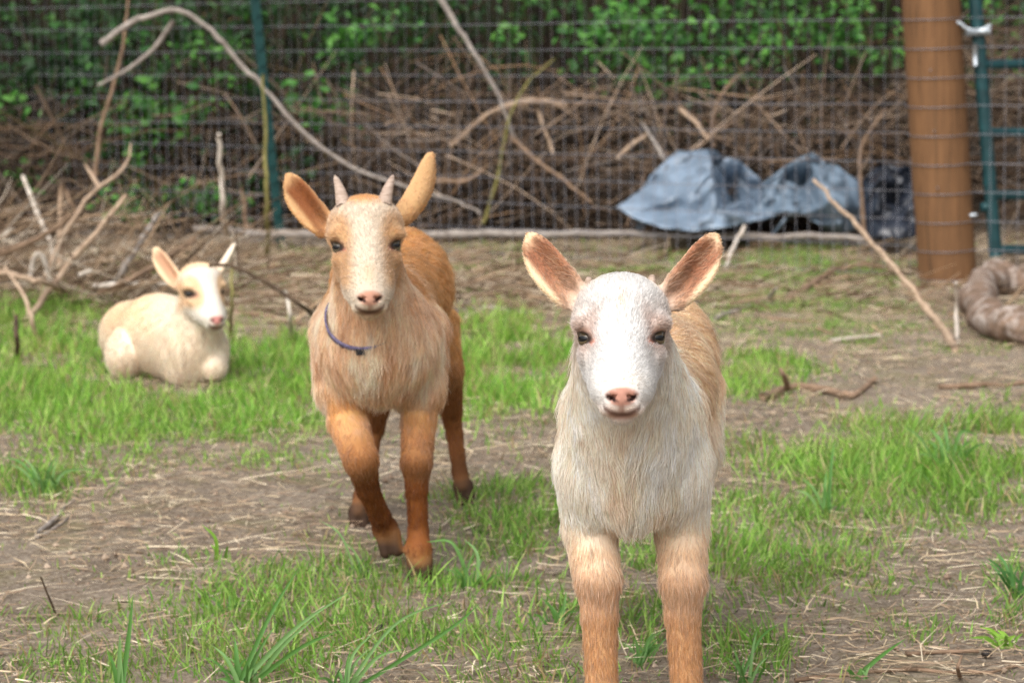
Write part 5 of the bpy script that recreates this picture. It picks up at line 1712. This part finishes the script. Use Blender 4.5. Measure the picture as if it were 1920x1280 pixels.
# foreground twigs
stick('brown twig along the bottom right edge', [(1490, 1278, None), (1560, 1272, None), (1640, 1262, None), (1720, 1260, None), (1800, 1268, None), (1870, 1262, None), (1935, 1235, None)], .0042, .0028, 'brown', twig=[([(1800, 1268, None), (1796, 1250, 2.82), (1803, 1230, 2.84)], .003)])
stick('short dark brown twig above the bottom right twig', [(1698, 1230, None), (1760, 1228, None), (1835, 1226, None)], .0046, .0032, 'brown')
stick('pair of grey weathered twigs on soil at the left', [(70, 1008, None), (105, 975, None), (142, 940, None)], .007, .003, 'grey', twig=[([(80, 1004, None), (110, 985, None), (138, 962, None)], .004)])
stick('pale curved straw stalk on the grass right of the front goat', [(1445, 1065, None), (1455, 1020, None), (1475, 990, None), (1488, 975, None)], .0022, .0014, 'pale')
stick('thin dark upright twig on bare soil at the left', [(104, 1148, None), (88, 1110, 3.3), (76, 1080, 3.3)], .0026, .0016, 'dark')

# droppings
M_DROP = plain('dropping', lin(40, 34, 30), .55, .4)
dv, dq, dt = uv_sphere(.006, 12, 8)
dm = mesh_from('dropping', dv * np.array([1.25, 1, .9]), [dq, dt])
for i, (px, py, lb) in enumerate([(1850, 1234, 'round dark dropping beside the twigs at bottom right'), (712, 1184, 'round dark dropping in the grass below the horned goat'), (385, 1125, 'round dark dropping on soil left of the long blades')]):
    g = G(px, py); g[2] = gz(g[0], g[1]) + .006
    o = link('dropping', dm, M_DROP, loc=tuple(g), label=lb, cat='dropping', group='droppings on the ground')
    o.rotation_euler = (i, i * 2.1, i * .7)

# ------------------------------------------------------------------ single grass tufts that stand out in front
def blade(path, w, col, parent, base, fold=.25):
    p = spline(path, 16)
    t = np.linspace(0, 1, 16)
    ww = w * np.minimum(1, (t * 6 + .55)) * (1 - t ** 2.2) + .0002
    tan = unit(np.gradient(p, axis=0))
    view = unit(np.array([0, 0, CAM_H]) - p)
    sd = unit(np.cross(tan, view) + np.array([.15, .2, 0]))
    nn = np.cross(sd, tan)
    V = np.stack([p - sd * ww[:, None] * .5 + nn * (ww * fold)[:, None], p, p + sd * ww[:, None] * .5 + nn * (ww * fold)[:, None]], 1).reshape(-1, 3)
    i = np.arange(15)
    F = np.concatenate([np.stack([i * 3 + k, i * 3 + k + 1, i * 3 + k + 4, i * 3 + k + 3], 1) for k in (0, 1)])
    c = np.repeat(np.asarray(col)[None] * (.85 + .3 * t)[:, None], 3, 0)
    return link('blade', mesh_from('blade', V - base, F, True, c), M_GRASS, parent)

rt = np.random.default_rng(8)
def tuft(label, basepx, tips, w, extra=6, spread=.05, cols=None):
    b0 = G(*basepx); b0[2] = gz(b0[0], b0[1])
    root = thing('grass_tuft', b0, label, 'grass tuft', 'long grass tufts in the yard')
    cols = cols if cols is not None else np.array([lin(106, 150, 78), lin(92, 140, 66), lin(124, 164, 98)])
    for q in tips:
        tp_ = A(q[0], q[1], b0[1] + q[2])
        st = b0 + np.array([rt.normal(0, .006), rt.normal(0, .006), -.004])
        if len(q) > 3:
            md = A(q[3], q[4], b0[1] + q[2] * .5)
        else:
            md = st * .5 + tp_ * .5 + np.array([0, 0, .18 * np.linalg.norm(tp_ - st)])
        blade([st, md, tp_], w * rt.uniform(.8, 1.15), cols[rt.integers(0, len(cols))], root, b0)
    for _ in range(extra):
        a = rt.uniform(0, 6.28); L = rt.uniform(.4, 1.0) * spread
        st = b0 + np.array([rt.normal(0, .008), rt.normal(0, .008), -.004])
        tp_ = st + np.array([math.cos(a) * L * .8, math.sin(a) * L * .8, L * rt.uniform(.5, 1.1)])
        blade([st, st * .5 + tp_ * .5 + np.array([0, 0, L * .2]), tp_], w * rt.uniform(.5, .9), cols[rt.integers(0, len(cols))], root, b0)
    return root
tuft('large tuft of long blue green blades at the bottom left of centre', (455, 1290), [(562, 1061, .05, 505, 1155), (664, 1103, .05, 550, 1180), (600, 1150, .0, 530, 1210), (520, 1165, .03, 480, 1230), (640, 1180, -.02, 560, 1215), (440, 1195, .02), (400, 1210, .0)], .0066, 10, .07)
tuft('pair of broad upright blades near the bottom left corner', (228, 1300), [(250, 1112, .02, 240, 1200), (225, 1188, .0, 224, 1240), (205, 1225, .0)], .0075, 2, .04)
tuft('lone sprout with three blades on bare soil at the left', (414, 1052), [(378, 982, .01, 404, 1010), (428, 1022, .0), (395, 1020, .02)], .0060, 1, .02, np.array([lin(120, 164, 56), lin(104, 150, 50)]))
tuft('arching blades at the bottom centre below the horned goat', (640, 1295), [(705, 1180, .03, 660, 1230), (855, 1122, .08, 740, 1170), (900, 1130, .05, 840, 1180), (760, 1215, .0)], .0055, 6, .06)
tuft('bent long blades beside the horned goat front hoof', (880, 1100), [(800, 1015, .03, 850, 1020), (845, 1062, .0), (905, 1045, .02), (870, 1010, .04, 895, 1040)], .0050, 8, .06)
tuft('upright blades left of the horned goat hoof', (668, 1085), [(640, 1010, .02, 668, 1040), (600, 975, .04, 640, 1005), (690, 1040, .0)], .0035, 5, .05)
tuft('blades standing right of the front goat foreleg', (1395, 1285), [(1375, 1215, .02), (1420, 1180, .03), (1440, 1230, .0), (1360, 1230, .0), (1465, 1165, .05)], .0038, 10, .06)
tuft('single long blade lying out over soil at bottom right', (1600, 1278), [(1700, 1195, .06, 1650, 1230), (1615, 1250, .0), (1585, 1255, .0)], .0062, 3, .03)
tuft('dark green tuft at the right edge', (1905, 1120), [(1870, 1035, .03), (1890, 1050, .0), (1925, 1060, .0), (1880, 1080, -.02)], .0055, 12, .07, np.array([lin(74, 120, 62), lin(88, 136, 70)]))
tuft('fresh yellow green tuft at the lower right edge', (1885, 1215), [(1820, 1195, .0), (1870, 1180, .02), (1905, 1190, .0), (1930, 1225, .0)], .0075, 8, .05, np.array([lin(136, 178, 66), lin(116, 160, 56)]))
tuft('tall arching tuft in the grass at the right edge', (1780, 880), [(1835, 815, .02, 1800, 812), (1740, 800, .05), (1770, 790, .05), (1720, 850, .0)], .0080, 10, .10)
tuft('upright blades rising from the grass right of centre', (1552, 960), [(1550, 880, .03), (1565, 825, .06), (1540, 905, .0), (1500, 895, .05)], .0055, 6, .07)
tuft('arching blades in the left grass patch', (85, 930), [(105, 855, .05, 92, 880), (180, 878, .05, 120, 885), (20, 870, .0), (60, 880, .0), (0, 855, .05)], .0060, 10, .09)
tuft('star shaped low tuft on the soil at the lower left', (425, 1150), [(395, 1118, .0), (462, 1128, .0), (460, 1155, -.02), (430, 1115, .03), (405, 1160, -.02)], .0045, 4, .04)
tuft('curved blade arching by the front goat knee', (1040, 1170), [(1062, 1108, .02, 1058, 1130), (1015, 1120, .0), (1000, 1150, .0)], .0050, 5, .05)
tuft('dark clump between the legs of the front goat', (1205, 1240), [(1225, 1185, .03), (1190, 1195, .0), (1235, 1210, .0), (1170, 1230, .0)], .0050, 10, .06)
